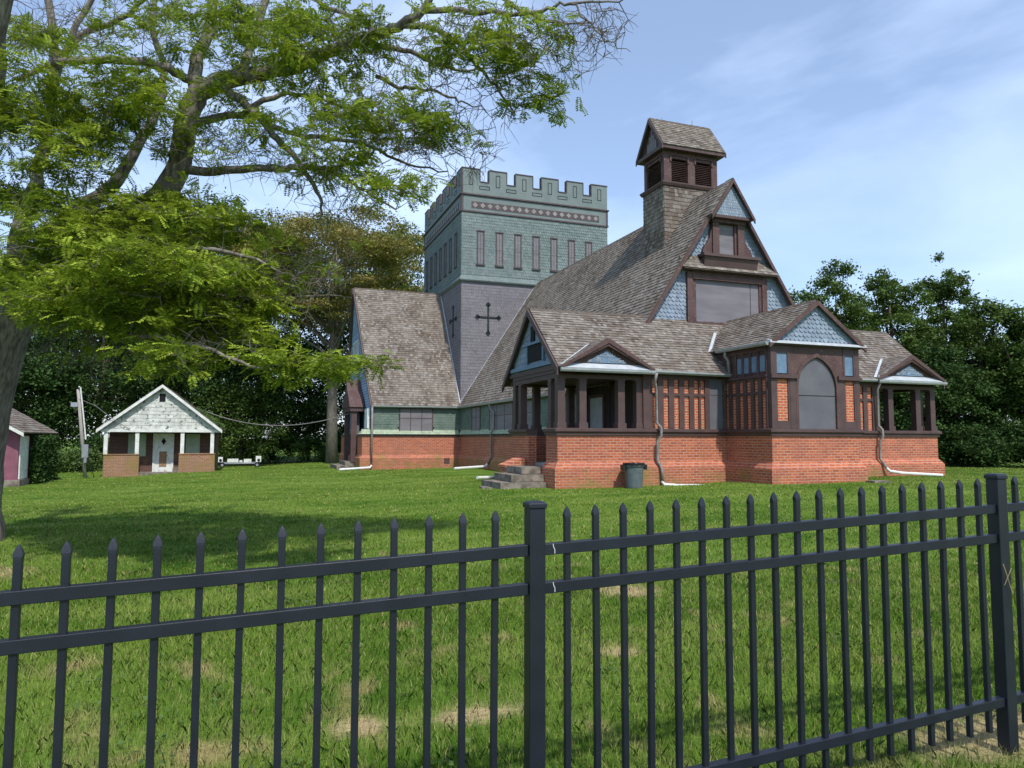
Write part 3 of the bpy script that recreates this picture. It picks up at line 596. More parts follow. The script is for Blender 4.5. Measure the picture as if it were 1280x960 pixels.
# battlements
bt_ = MB(); cp = MB(); pl = MB()
def batt(org, ax, L_, inn):
    mw = 1.02; gp = (L_-6*mw)/5; ox, oy = org
    def bx(m_, a0, a1, z0, z1, o0, o1):
        if ax == 'x': m_.box(ox+a0, ox+a1, min(oy+o0*inn, oy+o1*inn), max(oy+o0*inn, oy+o1*inn), z0, z1)
        else: m_.box(min(ox+o0*inn, ox+o1*inn), max(ox+o0*inn, ox+o1*inn), oy+a0, oy+a1, z0, z1)
    e0 = 0.0 if ax == 'x' else 0.24; 
    bx(bt_, e0, L_-e0, Z2+0.12, ZCR, 0.0, 0.22)
    for k in range(6):
        a = k*(mw+gp); lo_ = e0 if k == 0 else a; hi_ = L_-e0 if k == 5 else a+mw
        bx(bt_, lo_, hi_, ZCR, ZM, 0.0, 0.22)
        bx(cp, lo_-0.02, hi_+0.02, ZM, ZM+0.05, -0.03, 0.26)
        if k > 0: bx(cp, a-0.025, a+0.02, ZCR+0.03, ZM, -0.03, 0.25)
        if k < 5: bx(cp, a+mw-0.02, a+mw+0.025, ZCR+0.03, ZM, -0.03, 0.25); bx(cp, a+mw+0.025, a+mw+gp-0.025, ZCR, ZCR+0.05, -0.03, 0.25)
        # incised panel outlines: upright on each merlon, lying under each gap
        def outline(c, zc, hw, hh, t=0.038):
            for (x0, x1, z0, z1) in ((c-hw, c+hw, zc+hh-t, zc+hh), (c-hw, c+hw, zc-hh, zc-hh+t), (c-hw, c-hw+t, zc-hh+t, zc+hh-t), (c+hw-t, c+hw, zc-hh+t, zc+hh-t)):
                bx(pl, x0, x1, z0, z1, -0.008, 0.004)
        outline(a+mw/2, 14.02, 0.125, 0.34)
        if k < 5: outline(a+mw+gp/2, 13.58, 0.30, 0.10)
batt((T1-0.04, VT-0.04), 'x', T2-T1+0.08, 1); batt((T1-0.04, VT2+0.04), 'x', T2-T1+0.08, -1)
batt((T1-0.04, VT-0.04), 'y', VT2-VT+0.08, 1); batt((T2+0.04, VT-0.04), 'y', VT2-VT+0.08, -1)
bo = obj('battlement', bt_, m_greenp, tower); obj('battlement_cap', cp, m_trim, bo); obj('panel_outline', pl, m_line, bo)
q = MB(); q.box(T1-0.045, T1+0.03, VT-0.045, VT+0.03, Z2+0.12, ZM); obj('corner_trim', q, m_trim, bo)
# slit windows
for k in range(7):
    a = T1+0.82+k*1.075; w_ = 0.42
    q = MB(); q.box(a+0.06, a+w_-0.06, VT-0.055, VT, 9.42, 11.10); wo = obj('slit_window', q, m_board, tower)
    q = MB(); q.box(a, a+0.06, VT-0.09, VT, 9.36, 11.16); q.box(a+w_-0.06, a+w_, VT-0.09, VT, 9.36, 11.16); q.box(a-0.02, a+w_+0.02, VT-0.10, VT, 11.16, 11.22); q.box(a-0.04, a+w_+0.04, VT-0.12, VT, 9.29, 9.36)
    q.box(a+w_/2-0.01, a+w_/2+0.01, VT-0.063, VT-0.05, 9.42, 11.1); q.box(a+0.06, a+w_-0.06, VT-0.062, VT-0.05, 10.2, 10.22); obj('window_frame', q, m_trim, wo)
    c = VT+0.76+k*1.14
    q = MB(); q.box(T1-0.055, T1, c+0.06, c+w_-0.06, 9.42, 11.10); wo = obj('slit_window', q, m_board, tower)
    q = MB(); q.box(T1-0.09, T1, c, c+0.06, 9.36, 11.16); q.box(T1-0.09, T1, c+w_-0.06, c+w_, 9.36, 11.16); q.box(T1-0.10, T1, c-0.02, c+w_+0.02, 11.16, 11.22); q.box(T1-0.12, T1, c-0.04, c+w_+0.04, 9.29, 9.36); obj('window_frame', q, m_trim, wo)
# wall crosses with trefoil ends
def cross(cx, face):
    q = MB(); cz = 6.50; ax, az = 0.60, 0.90
    def pr(poly):
        if face == 'y': q.prism(poly, 'y', VT-0.06, VT-0.015)
        else: q.prism([(p[0], p[1]) for p in poly], 'x', T1-0.06, T1-0.015)
    pr([(cx-0.045, cz-az+0.1), (cx+0.045, cz-az+0.1), (cx+0.045, cz+az-0.25), (cx-0.045, cz+az-0.25)])
    q2 = ((cx-ax, cz), (cx+ax, cz), (cx, cz-az+0.05), (cx, cz+az-0.2))
    pr([(cx-ax, cz-0.045), (cx-0.047, cz-0.045), (cx-0.047, cz+0.045), (cx-ax, cz+0.045)]); pr([(cx+0.047, cz-0.045), (cx+ax, cz-0.045), (cx+ax, cz+0.045), (cx+0.047, cz+0.045)])
    for (x, z) in q2:
        for (dx, dz) in ((0.0, 0.07), (0.0, -0.07), (0.07, 0), (-0.07, 0)):
            pr([(x+dx+0.065*math.cos(t*math.pi/4), z+dz+0.065*math.sin(t*math.pi/4)) for t in range(8)])
    return obj('wall_cross', q, m_line, tower)
cross(11.94, 'y'); cross(38.30, 'x')
# rooftop deck
q = MB(); q.box(T1+0.18, T2-0.18, VT+0.18, VT2-0.18, 13.2, 13.3); obj('tower_deck', q, m_roofb, tower)

# --- transept walls
sh = MB()
shingles(sh, (T1-4.70, VT, 0.44), (1, 0, 0), (0, 0, 1), [(0, 0), (4.70, 0), (4.70, 1.18), (0, 1.18)], e=0.13, w=0.14, th=0.02, style='flat', jit=0.0, holes=[(7.2-5.75, 8.96-5.75, -1, 1.2)])
shingles(sh, (T1-4.70, VT-0.004, 0.70), (1, 0, 0), (0, 0, 1), [(0, 0), (4.70, 0), (4.70, 0.5), (0, 0.5)], e=0.12, w=0.15, th=0.024, style='point', jit=0.0, holes=[(7.2-5.75, 8.96-5.75, -1, 1.2)])
wt = C('green_wall', sh, m_green2)
sh = MB()   # nave side wall, running away from the porch
shingles(sh, (T1, VT, 0.44), (0, -1, 0), (0, 0, 1), [(0, 0), (VT-VB, 0), (VT-VB, 1.18), (0, 1.18)], e=0.13, w=0.14, th=0.02, style='flat', jit=0.0)
shingles(sh, (T1-0.004, VT, 0.70), (0, -1, 0), (0, 0, 1), [(0, 0), (VT-VB, 0), (VT-VB, 0.5), (0, 0.5)], e=0.12, w=0.15, th=0.024, style='point', jit=0.0)
C('green_wall', sh, m_green2)
sh = MB()
for (O, A, L_, Bv, h0) in (((5.30, VT-0.10, 0.20), (1, 0, 0), T1-0.1-5.30, (0, .10, .25), 0), ((T1-0.10, VT-0.12, 0.20), (0, -1, 0), VT-0.12-VB-0.1, (.10, 0, .25), 0), ((5.40, VT2, 0.20), (0, -1, 0), VT2-VT, (.35, 0, .33), 0)):
    H = 0.27 if Bv[0] != .35 else 0.48
    shingles(sh, O, A, Bv, [(0, 0), (L_, 0), (L_, H), (0.0, H)], e=0.12, w=0.15, th=0.016, jit=0)
C('skirt_shingles', sh, m_green3)
# transept gable end: blue clapboards
q = MB(); z = 0.5; k = 0
while z < 8.2:
    hw = min(4.32, (8.47-z)/1.515-0.05); hw2 = min(4.32, (8.47-z-0.13)/1.515-0.05)
    xo = 5.72-0.34*max(0, (z-1.66))/6.8
    if hw2 > 0.05: q.add([(xo, 41.12-hw, z), (xo, 41.12+hw, z), (xo+0.03, 41.12+hw2, z+0.145), (xo+0.03, 41.12-hw2, z+0.145), (xo+0.06, 41.12-hw, z), (xo+0.06, 41.12+hw, z)], [(1, 0, 3, 2), (0, 1, 5, 4)])
    z += 0.14
cw = C('clapboard_gable', q, m_clap)
q = MB(); q.prism([(36.84, 0.4), (36.84, 1.66), (41.12, 8.2), (45.38, 1.66), (45.38, 0.4)], 'x', 5.79, 6.0); obj('gable_core', q, m_clap, cw)
for s in (0,):
    q = MB(); q.box(5.545, 5.60, 40.3, 41.95, 4.0, 5.3); wo = obj('gable_window', q, m_boardd, cw)
    q = MB()
    for yy in (40.25, 40.8, 41.36, 41.93): q.box(5.50, 5.62, yy, yy+0.07, 3.95, 5.35)
    q.box(5.50, 5.62, 40.2, 42.05, 3.90, 3.97); q.box(5.50, 5.62, 40.2, 42.05, 5.33, 5.40); q.box(5.51, 5.60, 40.3, 41.93, 4.62, 4.66); obj('window_frame', q, m_whitep, wo)
    q = MB(); q.box(5.62, 5.74, 37.0, 37.9, 0.5, 1.5); obj('side_window', q, m_whitep, cw)
# side door hood on the transept
q = MB()
for yy in (38.45, 41.10): q.box(5.02, 5.30, yy, yy+0.30, -1.25, 1.45)
q.box(4.94, 5.70, 38.35, 41.5, 1.40, 1.62)
dh = C('side_door_hood', q, m_brown)
q = MB(); q.prism([(38.28, 1.62), (41.56, 1.62), (41.1, 2.1), (40.3, 2.55), (39.95, 3.15), (39.85, 3.15), (39.5, 2.55), (38.75, 2.1)], 'x', 4.9, 5.66); obj('hood_pediment', q, m_brownw, dh)
q = MB(); q.box(5.34, 5.50, 38.9, 40.9, -1.2, 1.4); obj('side_door', q, m_boardd, dh)
q = MB(); q.box(4.3, 5.2, 38.3, 41.4, -1.9, -1.42); q.box(4.75, 5.2, 38.5, 41.2, -1.42, -1.22); obj('side_step', q, m_conc, dh)
# boarded windows along green walls
def board_window(face, a0, a1, z0, z1, nx, nz, parent=church):
    q = MB(); g_ = MB(); t = 0.05
    if face == 'front': bx = lambda m_, x0, x1, z0_, z1_, d0, d1: m_.box(x0, x1, VT-d1, VT-d0, z0_, z1_)
    else: bx = lambda m_, x0, x1, z0_, z1_, d0, d1: m_.box(T1-d1, T1-d0, x0, x1, z0_, z1_)
    bx(q, a0+t, a1-t, z0+t, z1-t, 0.0, 0.035); wo = obj('boarded_window', q, m_board, parent)
    bx(g_, a0, a0+t, z0, z1, 0, 0.055); bx(g_, a1-t, a1, z0, z1, 0, 0.055); bx(g_, a0+t, a1-t, z1-t, z1, 0, 0.055); bx(g_, a0+t, a1-t, z0, z0+t, 0, 0.055)
    for k in range(1, nx): x = a0+(a1-a0)*k/nx; bx(g_, x-0.018, x+0.018, z0+t, z1-t, 0.03, 0.046)
    if nz: bx(g_, a0+t, a1-t, z0+(z1-z0)*0.60, z0+(z1-z0)*0.60+0.03, 0.03, 0.045)
    obj('window_frame', g_, m_brown, wo)
board_window('front', 7.2, 8.96, 0.20, 1.55, 3, 1)
for (a, b_) in ((33.2, 34.6), (28.6, 31.8), (26.3, 27.9), (22.6, 23.6)): board_window('side', a, b_, 0.20, 1.55, 2 if b_-a < 3 else 3, 1)
# tower flashing lines along the slopes
q = MB(); q.tube([(T1-0.05, 36.62, 1.72), (T1-0.05, 41.12, 8.53)], 0.035, 6); q.tube([(T1-0.12, VT-0.04, 1.75), (UM, VT-0.04, 8.60)], 0.02, 6); C('flashing', q, m_flash)

# --- narthex left gable (blue) with its black opening
q = MB(); q.prism([(17.98, 1.98), (22.0, 1.92), (20.0, 3.72)], 'x', UL+0.06, UL+0.10); lg = C('porch_gable', q, m_blue)
sh = MB(); shingles(sh, (UL+0.05, 22.0, 1.98), (0, -1, 0), (0, 0, 1), [(0.05, 0), (3.95, 0), (2.02, 1.70), (1.98, 1.70)], e=0.16, w=0.17, th=0.02, style='flat', jit=0.01, holes=[(1.78, 3.0, 0.25, 0.80), (1.98, 2.3, 0.85, 1.30)])
obj('scale_shingles', sh, m_blue, lg)
q = MB(); q.box(UL-0.01, UL+0.06, 19.02, 20.2, 2.27, 2.76); q.box(UL-0.01, UL+0.06, 19.72, 19.98, 2.86, 3.34); obj('louvre_opening', q, m_black, lg)
q = MB(); q.box(UL-0.04, UL+0.055, 20.2, 20.3, 2.22, 2.80); q.box(UL-0.04, UL+0.055, 18.93, 19.02, 2.22, 2.8); q.box(UL-0.05, UL+0.055, 18.86, 20.6, 2.765, 2.84); q.box(UL-0.06, UL+0.055, 18.25, 21.6, 2.06, 2.17); obj('opening_frame', q, m_blueglass, lg)
# shaped brackets inside the rake
# right gable end
q = MB(); q.prism([(17.98, 1.98), (22.0, 1.92), (20.0, 3.72)], 'x', UR-0.10, UR-0.04); C('porch_gable', q, m_blue)

# --- porches: posts, headers
def porch_side(y, sgn, x_list, header):
    pass
def post(x0, x1, y0, y1, ztop=1.66):
    q = MB(); q.box(x0, x1, y0, y1, 0.292, ztop)
    p = C('porch_post', q, m_brown)
    q = MB(); q.box(x0-0.03, x1+0.03, y0-0.03, y1+0.03, 0.292, 0.44); q.box(x0-0.012, x1+0.012, y0-0.012, y1+0.012, 1.50, 1.54); obj('post_base', q, m_brown, p)
    return p
W = 0.21
for side in (0, 1):
    fx = (lambda a, b_: (a, b_)) if side == 0 else (lambda a, b_: (UL+UR-b_, UL+UR-a))
    # posts along front and back
    for yy in (VF+0.02, VB-0.02-W):
        for (a, b_) in ((UL+0.02, UL+0.02+W), (8.50, 8.50+W), (9.69, 9.69+W), (10.27, T1)):
            xa, xb = fx(a, b_); post(xa, xb, yy, yy+W)
    for (c, d) in ((18.50, 18.50+W), (20.87, 20.87+W)):
        xa, xb = fx(UL+0.02, UL+0.02+W); post(xa, xb, c, d)
    q = MB()
    for yy in (VF+0.03, VB-0.20):
        for (a, b_) in ((UL+0.23, 8.50), (8.71, 9.69), (9.90, 10.27)):
            xa, xb = fx(a, b_); q.prism(arch_header(xa, xb, 1.80, 1.66, 0.09), 'y', yy, yy+0.17)
        xa, xb = fx(UL+0.02, T1); q.box(xa, xb, yy-0.02, yy+0.19, 1.80, 1.90)
        for (a, b_) in ((UL+0.02, UL+0.23), (8.50, 8.71), (9.69, 9.90), (10.27, T1)):
            xa, xb = fx(a, b_); q.box(xa, xb, yy, yy+0.17, 1.66, 1.80)
    xa, xb = fx(UL+0.03, UL+0.20)
    for (c, d) in ((18.23, 18.50), (18.71, 20.87), (21.08, 21.36)):
        q.prism(arch_header(c, d, 1.80, 1.66, 0.09 if d-c < 1 else 0.14), 'x', xa, xb)
    for (c, d) in ((18.205, 18.23), (18.50, 18.71), (20.87, 21.08), (21.36, 21.385)): q.box(xa, xb, c, d, 1.66, 1.80)
    xa, xb = fx(UL+0.005, UL+0.21); q.box(xa, xb, 18.22, 21.37, 1.80, 1.97)
    C('porch_header', q, m_brown)
    # ceiling, its shade put into the colour as well
    xa, xb = fx(UL+0.22, T1); q = MB(); q.box(xa, xb, VF+0.22, VB-0.22, 1.76, 1.79); C('porch_ceiling', q, m_shade)
    xa, xb = fx(UL-0.02, UL+0.05); q = MB(); q.box(xa, xb, 17.95, 21.9, 1.90, 2.02); C('gable_beam', q, m_brown)
# inner porch walls (porch shade painted into the boards), door on the left one
q = MB(); q.box(T1+0.0, T1+0.03, VF+0.24, 20.0, -0.7, 1.76); C('inner_wall', q, m_shade)
q = MB(); q.box(T2-0.03, T2, VF+0.24, VB, -0.7, 1.76); C('inner_wall', q, m_shade)
q = MB(); q.box(T1-0.03, T1+0.0, 19.95, VB+0.03, -0.7, 1.76); C('inner_wall', q, m_shade)
q = MB(); q.box(T1-0.07, T1-0.03, 20.30, 21.22, -0.68, 1.30); do = C('porch_door', q, m_flash)
q = MB(); q.box(T1-0.10, T1-0.03, 20.20, 20.30, -0.68, 1.40); q.box(T1-0.10, T1-0.03, 21.22, 21.32, -0.68, 1.40); q.box(T1-0.10, T1-0.03, 20.3, 21.22, 1.30, 1.40); obj('door_frame', q, m_brownw, do)

# --- pediment dormers over the porches
def dormer(x0, x1, ap, name='porch_pediment'):
    zt = 2.74; xm = (x0+x1)/2; yb = 17.78+(zt-ZE)/0.888+0.05
    q = MB(); q.prism([(x0+0.12, ZE+0.08), (x1-0.12, ZE+0.08), (xm, zt-0.10)], 'y', 17.80, 17.84); d = C(name, q, m_brownw)
    sh = MB(); bs = MB()
    for s in (-1, 1):
        xe = x0-0.05 if s < 0 else x1+0.05
        E = Vector((xe, 17.66, ZE+0.02)); Rf = Vector((xm, 17.66, zt+0.03)); Rb = Vector((xm, yb, zt+0.03)); Eb = Vector((xe, 17.80, ZE+0.02))
        A = Vector((0, -1, 0)) if s < 0 else Vector((0, 1, 0)); up = (Rf-E).normalized(); H = (Rf-E).length; Ld = yb-17.66
        if s < 0: O = Vector((xe, yb, ZE+0.02)); poly = [(Ld-0.14, 0), (Ld, 0), (Ld, H), (0, H)]
        else: O = E; poly = [(0, 0), (0.14, 0), (Ld, H), (0, H)]
        shingles(sh, O, A, up, poly, e=0.12, w=0.13)
        Nn = A.cross(up).normalized(); bs.slab([O+A*p[0]+up*p[1]-Nn*0.035 for p in poly], 0.03)
    r = obj('pediment_roof', sh, m_roof, d); obj('roof_boards', bs, m_roofb, r)
    q = MB()
    for s in (-1, 1):
        xe = x0-0.05 if s < 0 else x1+0.05
        a, c = Vector((xe, 17.66, ZE+0.03)), Vector((xm, 17.66, zt+0.02))
        for (dy0, dy1, dz) in ((-0.03, 0.0, 0.14), (0.0, 0.10, 0.22)):
            vs = [(a.x, a.y+dy0, a.z), (c.x, c.y+dy0, c.z), (c.x, c.y+dy0, c.z-dz), (a.x+(0.12 if s < 0 else -0.12), a.y+dy0, a.z-0.02), (a.x, a.y+dy1, a.z), (c.x, c.y+dy1, c.z), (c.x, c.y+dy1, c.z-dz), (a.x+(0.12 if s < 0 else -0.12), a.y+dy1, a.z-0.02)]
            q.add(vs, [(0, 1, 2, 3), (7, 6, 5, 4), (0, 4, 5, 1), (1, 5, 6, 2), (2, 6, 7, 3), (3, 7, 4, 0)])
    obj('rake_board', q, m_brownw, d)
    q = MB(); q.prism([(xm-0.62, ZE+0.17), (xm+0.62, ZE+0.17), (xm, zt-0.31)], 'y', 17.775, 17.80); obj('blue_panel', q, m_blueglass, d)
    q = MB(); random.seed(3)
    for k in range(60):
        u = random.uniform(-0.55, 0.55); zz = random.uniform(0, 1); zz = ZE+0.19+zz*max(0, (1-abs(u)/0.6))*0.33; t = random.uniform(0, math.pi)
        x_, z_ = xm+u, zz; a_ = 0.05
        q.tube([(x_-a_*math.cos(t), 17.772, z_-a_*0.5*math.sin(t)), (x_, 17.764, z_+0.012), (x_+a_*math.cos(t), 17.772, z_+a_*0.5*math.sin(t))], 0.006, 4)
    obj('carved_relief', q, m_flash, d)
    q = MB(); q.slab([(x0-0.04, 17.66, ZE-0.01), (x1+0.04, 17.66, ZE-0.01), (x1-0.10, 17.80, ZE+0.13), (x0+0.10, 17.80, ZE+0.13)], 0.02); obj('metal_apron', q, m_flash, d)
dormer(UL-0.02, 10.62, 0); dormer(18.86, UR+0.04, 0)
# valley flashing strips
def strip(pts, wv, name='valley_flashing', th=0.02):
    q = MB(); a, c = Vector(pts[0]), Vector(pts[1]); wv = Vector(wv)
    q.slab([a, a+wv, c+wv, c], th); C(name, q, m_flash)
nrm = Vector((0, -0.664, 0.748))
def on_slope(x, z): return Vector((x, 17.78+(z-ZE)/0.888, z))+nrm*0.03
for (xa, za, xb, zb) in ((B1-0.20, 2.62, UM-0.9, 3.36), (18.80, ZE+0.06, 19.95, 2.68), (UL+0.0, ZE+0.06, 9.05, 2.68)):
    a, c = on_slope(xa, za), on_slope(xb, zb); q = MB(); q.slab([a, a+Vector((0.11, 0, 0)), c+Vector((0.11, 0, 0)), c], 0.012); C('valley_flashing', q, m_flash)

# --- half timbered narthex wall
def timber(face, c, lo, hi, studs, z0=0.292, z1=1.78, rail=(1.235, 1.31), parent=church):
    """brick infill panel with studs; face 'y' lies on y=c facing -y, 'x' on x=c facing -x"""
    bx = (lambda m_, a0, a1, za, zb, d0, d1: m_.box(a0, a1, c-d1, c-d0, za, zb)) if face == 'y' else (lambda m_, a0, a1, za, zb, d0, d1: m_.box(c-d1, c-d0, a0, a1, za, zb))
    q = MB(); bx(q, lo, hi, z0, z1, -0.03, 0.0); w_ = obj('infill_brick', q, m_brick_o, parent)
    q = MB()
    for (a, b_) in studs: bx(q, a, b_, z0, z1, 0.002, 0.05)
    edges = sorted([lo]+[e for s in studs for e in s]+[hi])
    for a, b_ in zip(edges[0::2], edges[1::2]):
        if b_-a > 0.01: bx(q, a, b_, rail[0], rail[1], 0.002, 0.046); bx(q, a, b_, z1-0.07, z1, 0.002, 0.046)
    obj('timber_stud', q, m_brown, w_)
    return w_
timber('y', VF, T1, 12.66, [(T1, 10.74), (10.93, 11.11), (11.28, 11.46), (11.63, 11.80), (11.97, 12.13), (12.29, 12.36), (12.50, 12.66)])
for (a, b_) in ((T1, B1-0.002), (B2, T2)): q = MB(); q.box(a, b_, VF-0.06, VF+0.02, 1.78, 1.90); C('wall_plate', q, m_brown)
q = MB(); q.box(12.66, 13.12, VF-0.025, VF, 0.292, 1.78); wo = C('boarded_window', q, m_boardd); q = MB(); q.box(12.66, 13.12, VF-0.031, VF-0.02, 1.28, 1.295); q.box(13.12, 13.24, VF-0.07, VF, 0.292, 1.78); obj('window_frame', q, m_brownw, wo)
timber('y', VF, B2, T2, [(B2, 16.42), (16.75, 16.92), (17.2, 17.37), (17.62, 17.80), (18.12, 18.30), (18.47, 18.64), (18.84, 19.10)])
# --- bay
timber('x', B1, VP+0.1, VF-0.02, [(VP+0.1, 16.18), (16.36, 16.50), (16.67, 16.81), (17.0, 17.14), (17.33, 17.47), (17.66, 17.80)], z1=1.72)
timber('x', B2+0.05, VP+0.1, VF-0.02, [(VP+0.1, 16.18), (16.36, 16.50), (16.67, 16.81), (17.0, 17.14), (17.33, 17.47), (17.66, 17.80)], z1=1.72)
q = MB(); q.box(B1-0.01, B1+0.03, VP+0.1, VF-0.05, 1.72, 2.56); q.box(B2-0.03, B2+0.05, VP+0.1, VF-0.05, 1.72, 2.56)
q.box(B1-0.08, B1-0.01, VP+0.1, VF-0.02, 1.70, 1.76); q.box(B1-0.05, B1-0.01, VP+0.1, VF-0.02, 2.42, 2.56)
for (a, b_) in ((16.12, 16.18), (16.44, 16.52), (16.78, 16.86), (17.10, 17.18), (17.42, 17.50), (17.70, 17.90)): q.box(B1-0.045, B1-0.01, a, b_, 1.76, 2.42)
bs_ = C('bay_side_panel', q, m_brownw)
for (a, b_) in ((16.20, 16.42), (16.56, 16.77), (16.90, 17.10), (17.22, 17.40)):
    q = MB(); q.box(B1-0.025, B1-0.01, a, b_, 1.86, 2.30); obj('blue_square', q, m_blueglass, bs_)
ca = 14.80
def arch(hw, zs, za, n=14):
    """pointed arch outline from left spring over the apex to the right spring"""
    R = (hw*hw+(za-zs)**2)/(2*hw); p = []
    th = math.asin(min(1, (za-zs)/R))
    for k in range(n+1): t = th*k/n; p.append((ca-hw+R-R*math.cos(t), zs+R*math.sin(t)))
    return p+[(2*ca-x, z) for x, z in p[::-1][1:]]
ar = arch(0.69, 1.42, 2.32)
q = MB()
poly = [(13.86, 0.292)]+[(13.86, 2.56), (15.74, 2.56), (15.74, 0.292), (ca+0.69, 0.292)]+ar[::-1]+[(ca-0.69, 0.292)]
q.prism(poly[::-1], 'y', VP-0.03, VP+0.02)
bf = C('bay_front', q, m_brownw)
q = MB(); q.prism([(ca-0.69, 0.292)]+ar+[(ca+0.69, 0.292)], 'y', VP+0.004, VP+0.03); aw = obj('arched_window', q, m_boardd, bf)
ao, ai = arch(0.745, 1.42, 2.39), arch(0.66, 1.42, 2.28)
q = MB()
for k in range(len(ao)-1): q.add([(ao[k][0], VP-0.06, ao[k][1]), (ao[k+1][0], VP-0.06, ao[k+1][1]), (ai[k+1][0], VP-0.06, ai[k+1][1]), (ai[k][0], VP-0.06, ai[k][1]), (ao[k][0], VP-0.028, ao[k][1]), (ao[k+1][0], VP-0.028, ao[k+1][1]), (ai[k+1][0], VP+0.01, ai[k+1][1]), (ai[k][0], VP+0.01, ai[k][1])], [(0, 1, 2, 3), (0, 4, 5, 1), (3, 2, 6, 7)])
q.box(ca-0.745, ca-0.66, VP-0.06, VP+0.01, 0.292, 1.42); q.box(ca+0.66, ca+0.745, VP-0.06, VP+0.01, 0.292, 1.42); obj('window_frame', q, m_brownw, aw)
q = MB(); q.box(ca-0.66, ca+0.66, VP-0.004, VP+0.003, 1.20, 1.215); obj('board_joint', q, m_black, aw)
q = MB()
for (a, b_) in ((B1-0.02, 13.38), (16.17, B2+0.02)): q.box(a, b_, VP-0.05, VP+0.1, 0.292, 2.56)
for (a, b_) in ((13.86, 14.06), (15.54, 15.74)): q.box(a, b_, VP-0.055, VP-0.031, 0.292, 1.66)
for (a, b_) in ((13.38, 13.86), (15.74, 16.17)):
    q.box(a, b_, VP-0.045, VP+0.02, 0.292, 0.50); q.box(a, a+0.06, VP-0.045, VP+0.02, 0.5, 1.64); q.box(b_-0.06, b_, VP-0.045, VP+0.02, 0.5, 1.64)
    q.box(a, b_, VP-0.045, VP+0.02, 2.36, 2.56); q.box(a, a+0.06, VP-0.045, VP+0.02, 1.76, 2.36); q.box(b_-0.06, b_, VP-0.045, VP+0.02, 1.76, 2.36); q.box(a, b_, VP-0.04, VP+0.02, 1.64, 1.66)
for (a, b_) in ((B1-0.06, 14.10), (15.50, B2+0.06)): q.box(a, b_, VP-0.12, VP-0.03, 1.66, 1.73); q.box(a+0.03, b_-0.03, VP-0.09, VP-0.03, 1.73, 1.77)
q.box(B1-0.04, B2+0.04, VP-0.11, VP+0.02, 2.56, 2.63)
obj('bay_trim', q, m_brown, bf)
for (a, b_) in ((13.44, 13.80), (15.80, 16.11)):
    q = MB(); q.box(a, b_, VP-0.01, VP+0.02, 0.50, 1.64); obj('infill_brick', q, m_brick_o, bf)
    q = MB(); q.box(a, b_, VP-0.015, VP+0.02, 1.80, 2.36); obj('blue_square', q, m_blueglass, bf)
# bay gable
q = MB(); q.prism([(B1-0.05, 2.66), (B2+0.05, 2.66), (UM, ZR-0.08)], 'y', VP-0.06, VP+0.03); bg_ = C('bay_gable', q, m_blue)
sh = MB(); shingles(sh, (UM, VP-0.06, 2.70), (1, 0, 0), (0, 0, 1), [(-1.42, 0), (1.42, 0), (0.02, 1.06), (-0.02, 1.06)], e=0.125, w=0.145, th=0.030, style='scale', jit=0); obj('scale_shingles', sh, m_blue, bg_)
q = MB(); q.prism([(15.80, 2.60), (15.97, 2.60), (15.97, 2.71), (15.82, 2.66)], 'x', B1-0.15, B2+0.15); obj('metal_apron', q, m_flash, bg_)

# --- gutters and downspouts
def gutter(p0, p1, r=0.055):
    q = MB(); a, c = Vector(p0), Vector(p1); d = (c-a).normalized(); n = Vector((d.y, -d.x, 0))
    prof_ = [(0, 0.05), (r*2, 0.05), (r*2.0, 0.0), (r*1.4, -0.045), (0, -0.045)]
    vs = [tuple(a+n*o+Vector((0, 0, z))) for o, z in prof_]+[tuple(c+n*o+Vector((0, 0, z))) for o, z in prof_]; k = 5
    q.add(vs, [tuple(range(k-1, -1, -1)), tuple(range(k, 2*k))]+[(i, (i+1) % k, k+(i+1) % k, k+i) for i in range(k)])
    return C('gutter', q, m_gutter)
gutter((10.66, 17.78, ZE-0.03), (B1-0.02, 17.78, ZE-0.05)); gutter((B2+0.02, 17.78, ZE-0.05), (18.82, 17.78, ZE-0.03))
gutter((UL-0.05, 17.70, ZE-0.06), (10.66, 17.70, ZE-0.06), 0.04); gutter((18.84, 17.70, ZE-0.06), (UR+0.10, 17.70, ZE-0.06), 0.04)
gutter((5.75, 36.63, 1.60), (T1-0.1, 36.63, 1.60)); gutter((T1-0.15, 36.5, 1.60), (T1-0.15, 22.3, 1.60))
gutter((B1-0.14, 18.15, 2.60), (B1-0.14, 15.88, 2.58))
def spout(pts, pvc, r=0.042):
    q = MB(); q.tube(pts, r, 8); d = C('downspout', q, m_pipe, smooth=True)
    if pvc: q = MB(); q.tube(pvc, r*1.15, 8); obj('splash_pipe', q, m_pvc, d)
    return d
spout([(10.72, 17.66, ZE-0.06), (10.70, 17.74, 1.62), (10.80, 17.84, 1.45), (10.82, 17.86, 0.45), (10.92, 17.80, 0.32), (10.92, 17.78, 0.10), (10.84, 17.86, -0.06), (10.84, 17.88, -0.58), (10.92, 17.80, -0.82), (10.95, 17.78, -1.20)],
      [(10.93, 17.80, -1.18), (10.97, 17.75, -1.27), (11.3, 17.6, -1.30), (11.95, 17.2, -1.30)])
spout([(18.92, 17.66, ZE-0.04), (18.92, 17.82, 1.60), (18.95, 17.86, 0.45), (19.05, 17.80, 0.32), (19.05, 17.78, 0.10), (19.0, 17.86, -0.06), (19.0, 17.88, -0.60), (19.12, 17.78, -0.86), (19.14, 17.76, -0.92)],
      [(19.13, 17.77, -0.90), (19.22, 17.72, -1.0), (19.6, 17.6, -1.06), (20.9, 17.25, -1.13)])
spout([(B1-0.17, 17.75, 2.56), (B1-0.19, 17.75, 2.42), (B1-0.10, 17.72, 2.30), (B1-0.10, 17.68, 1.92)], None)
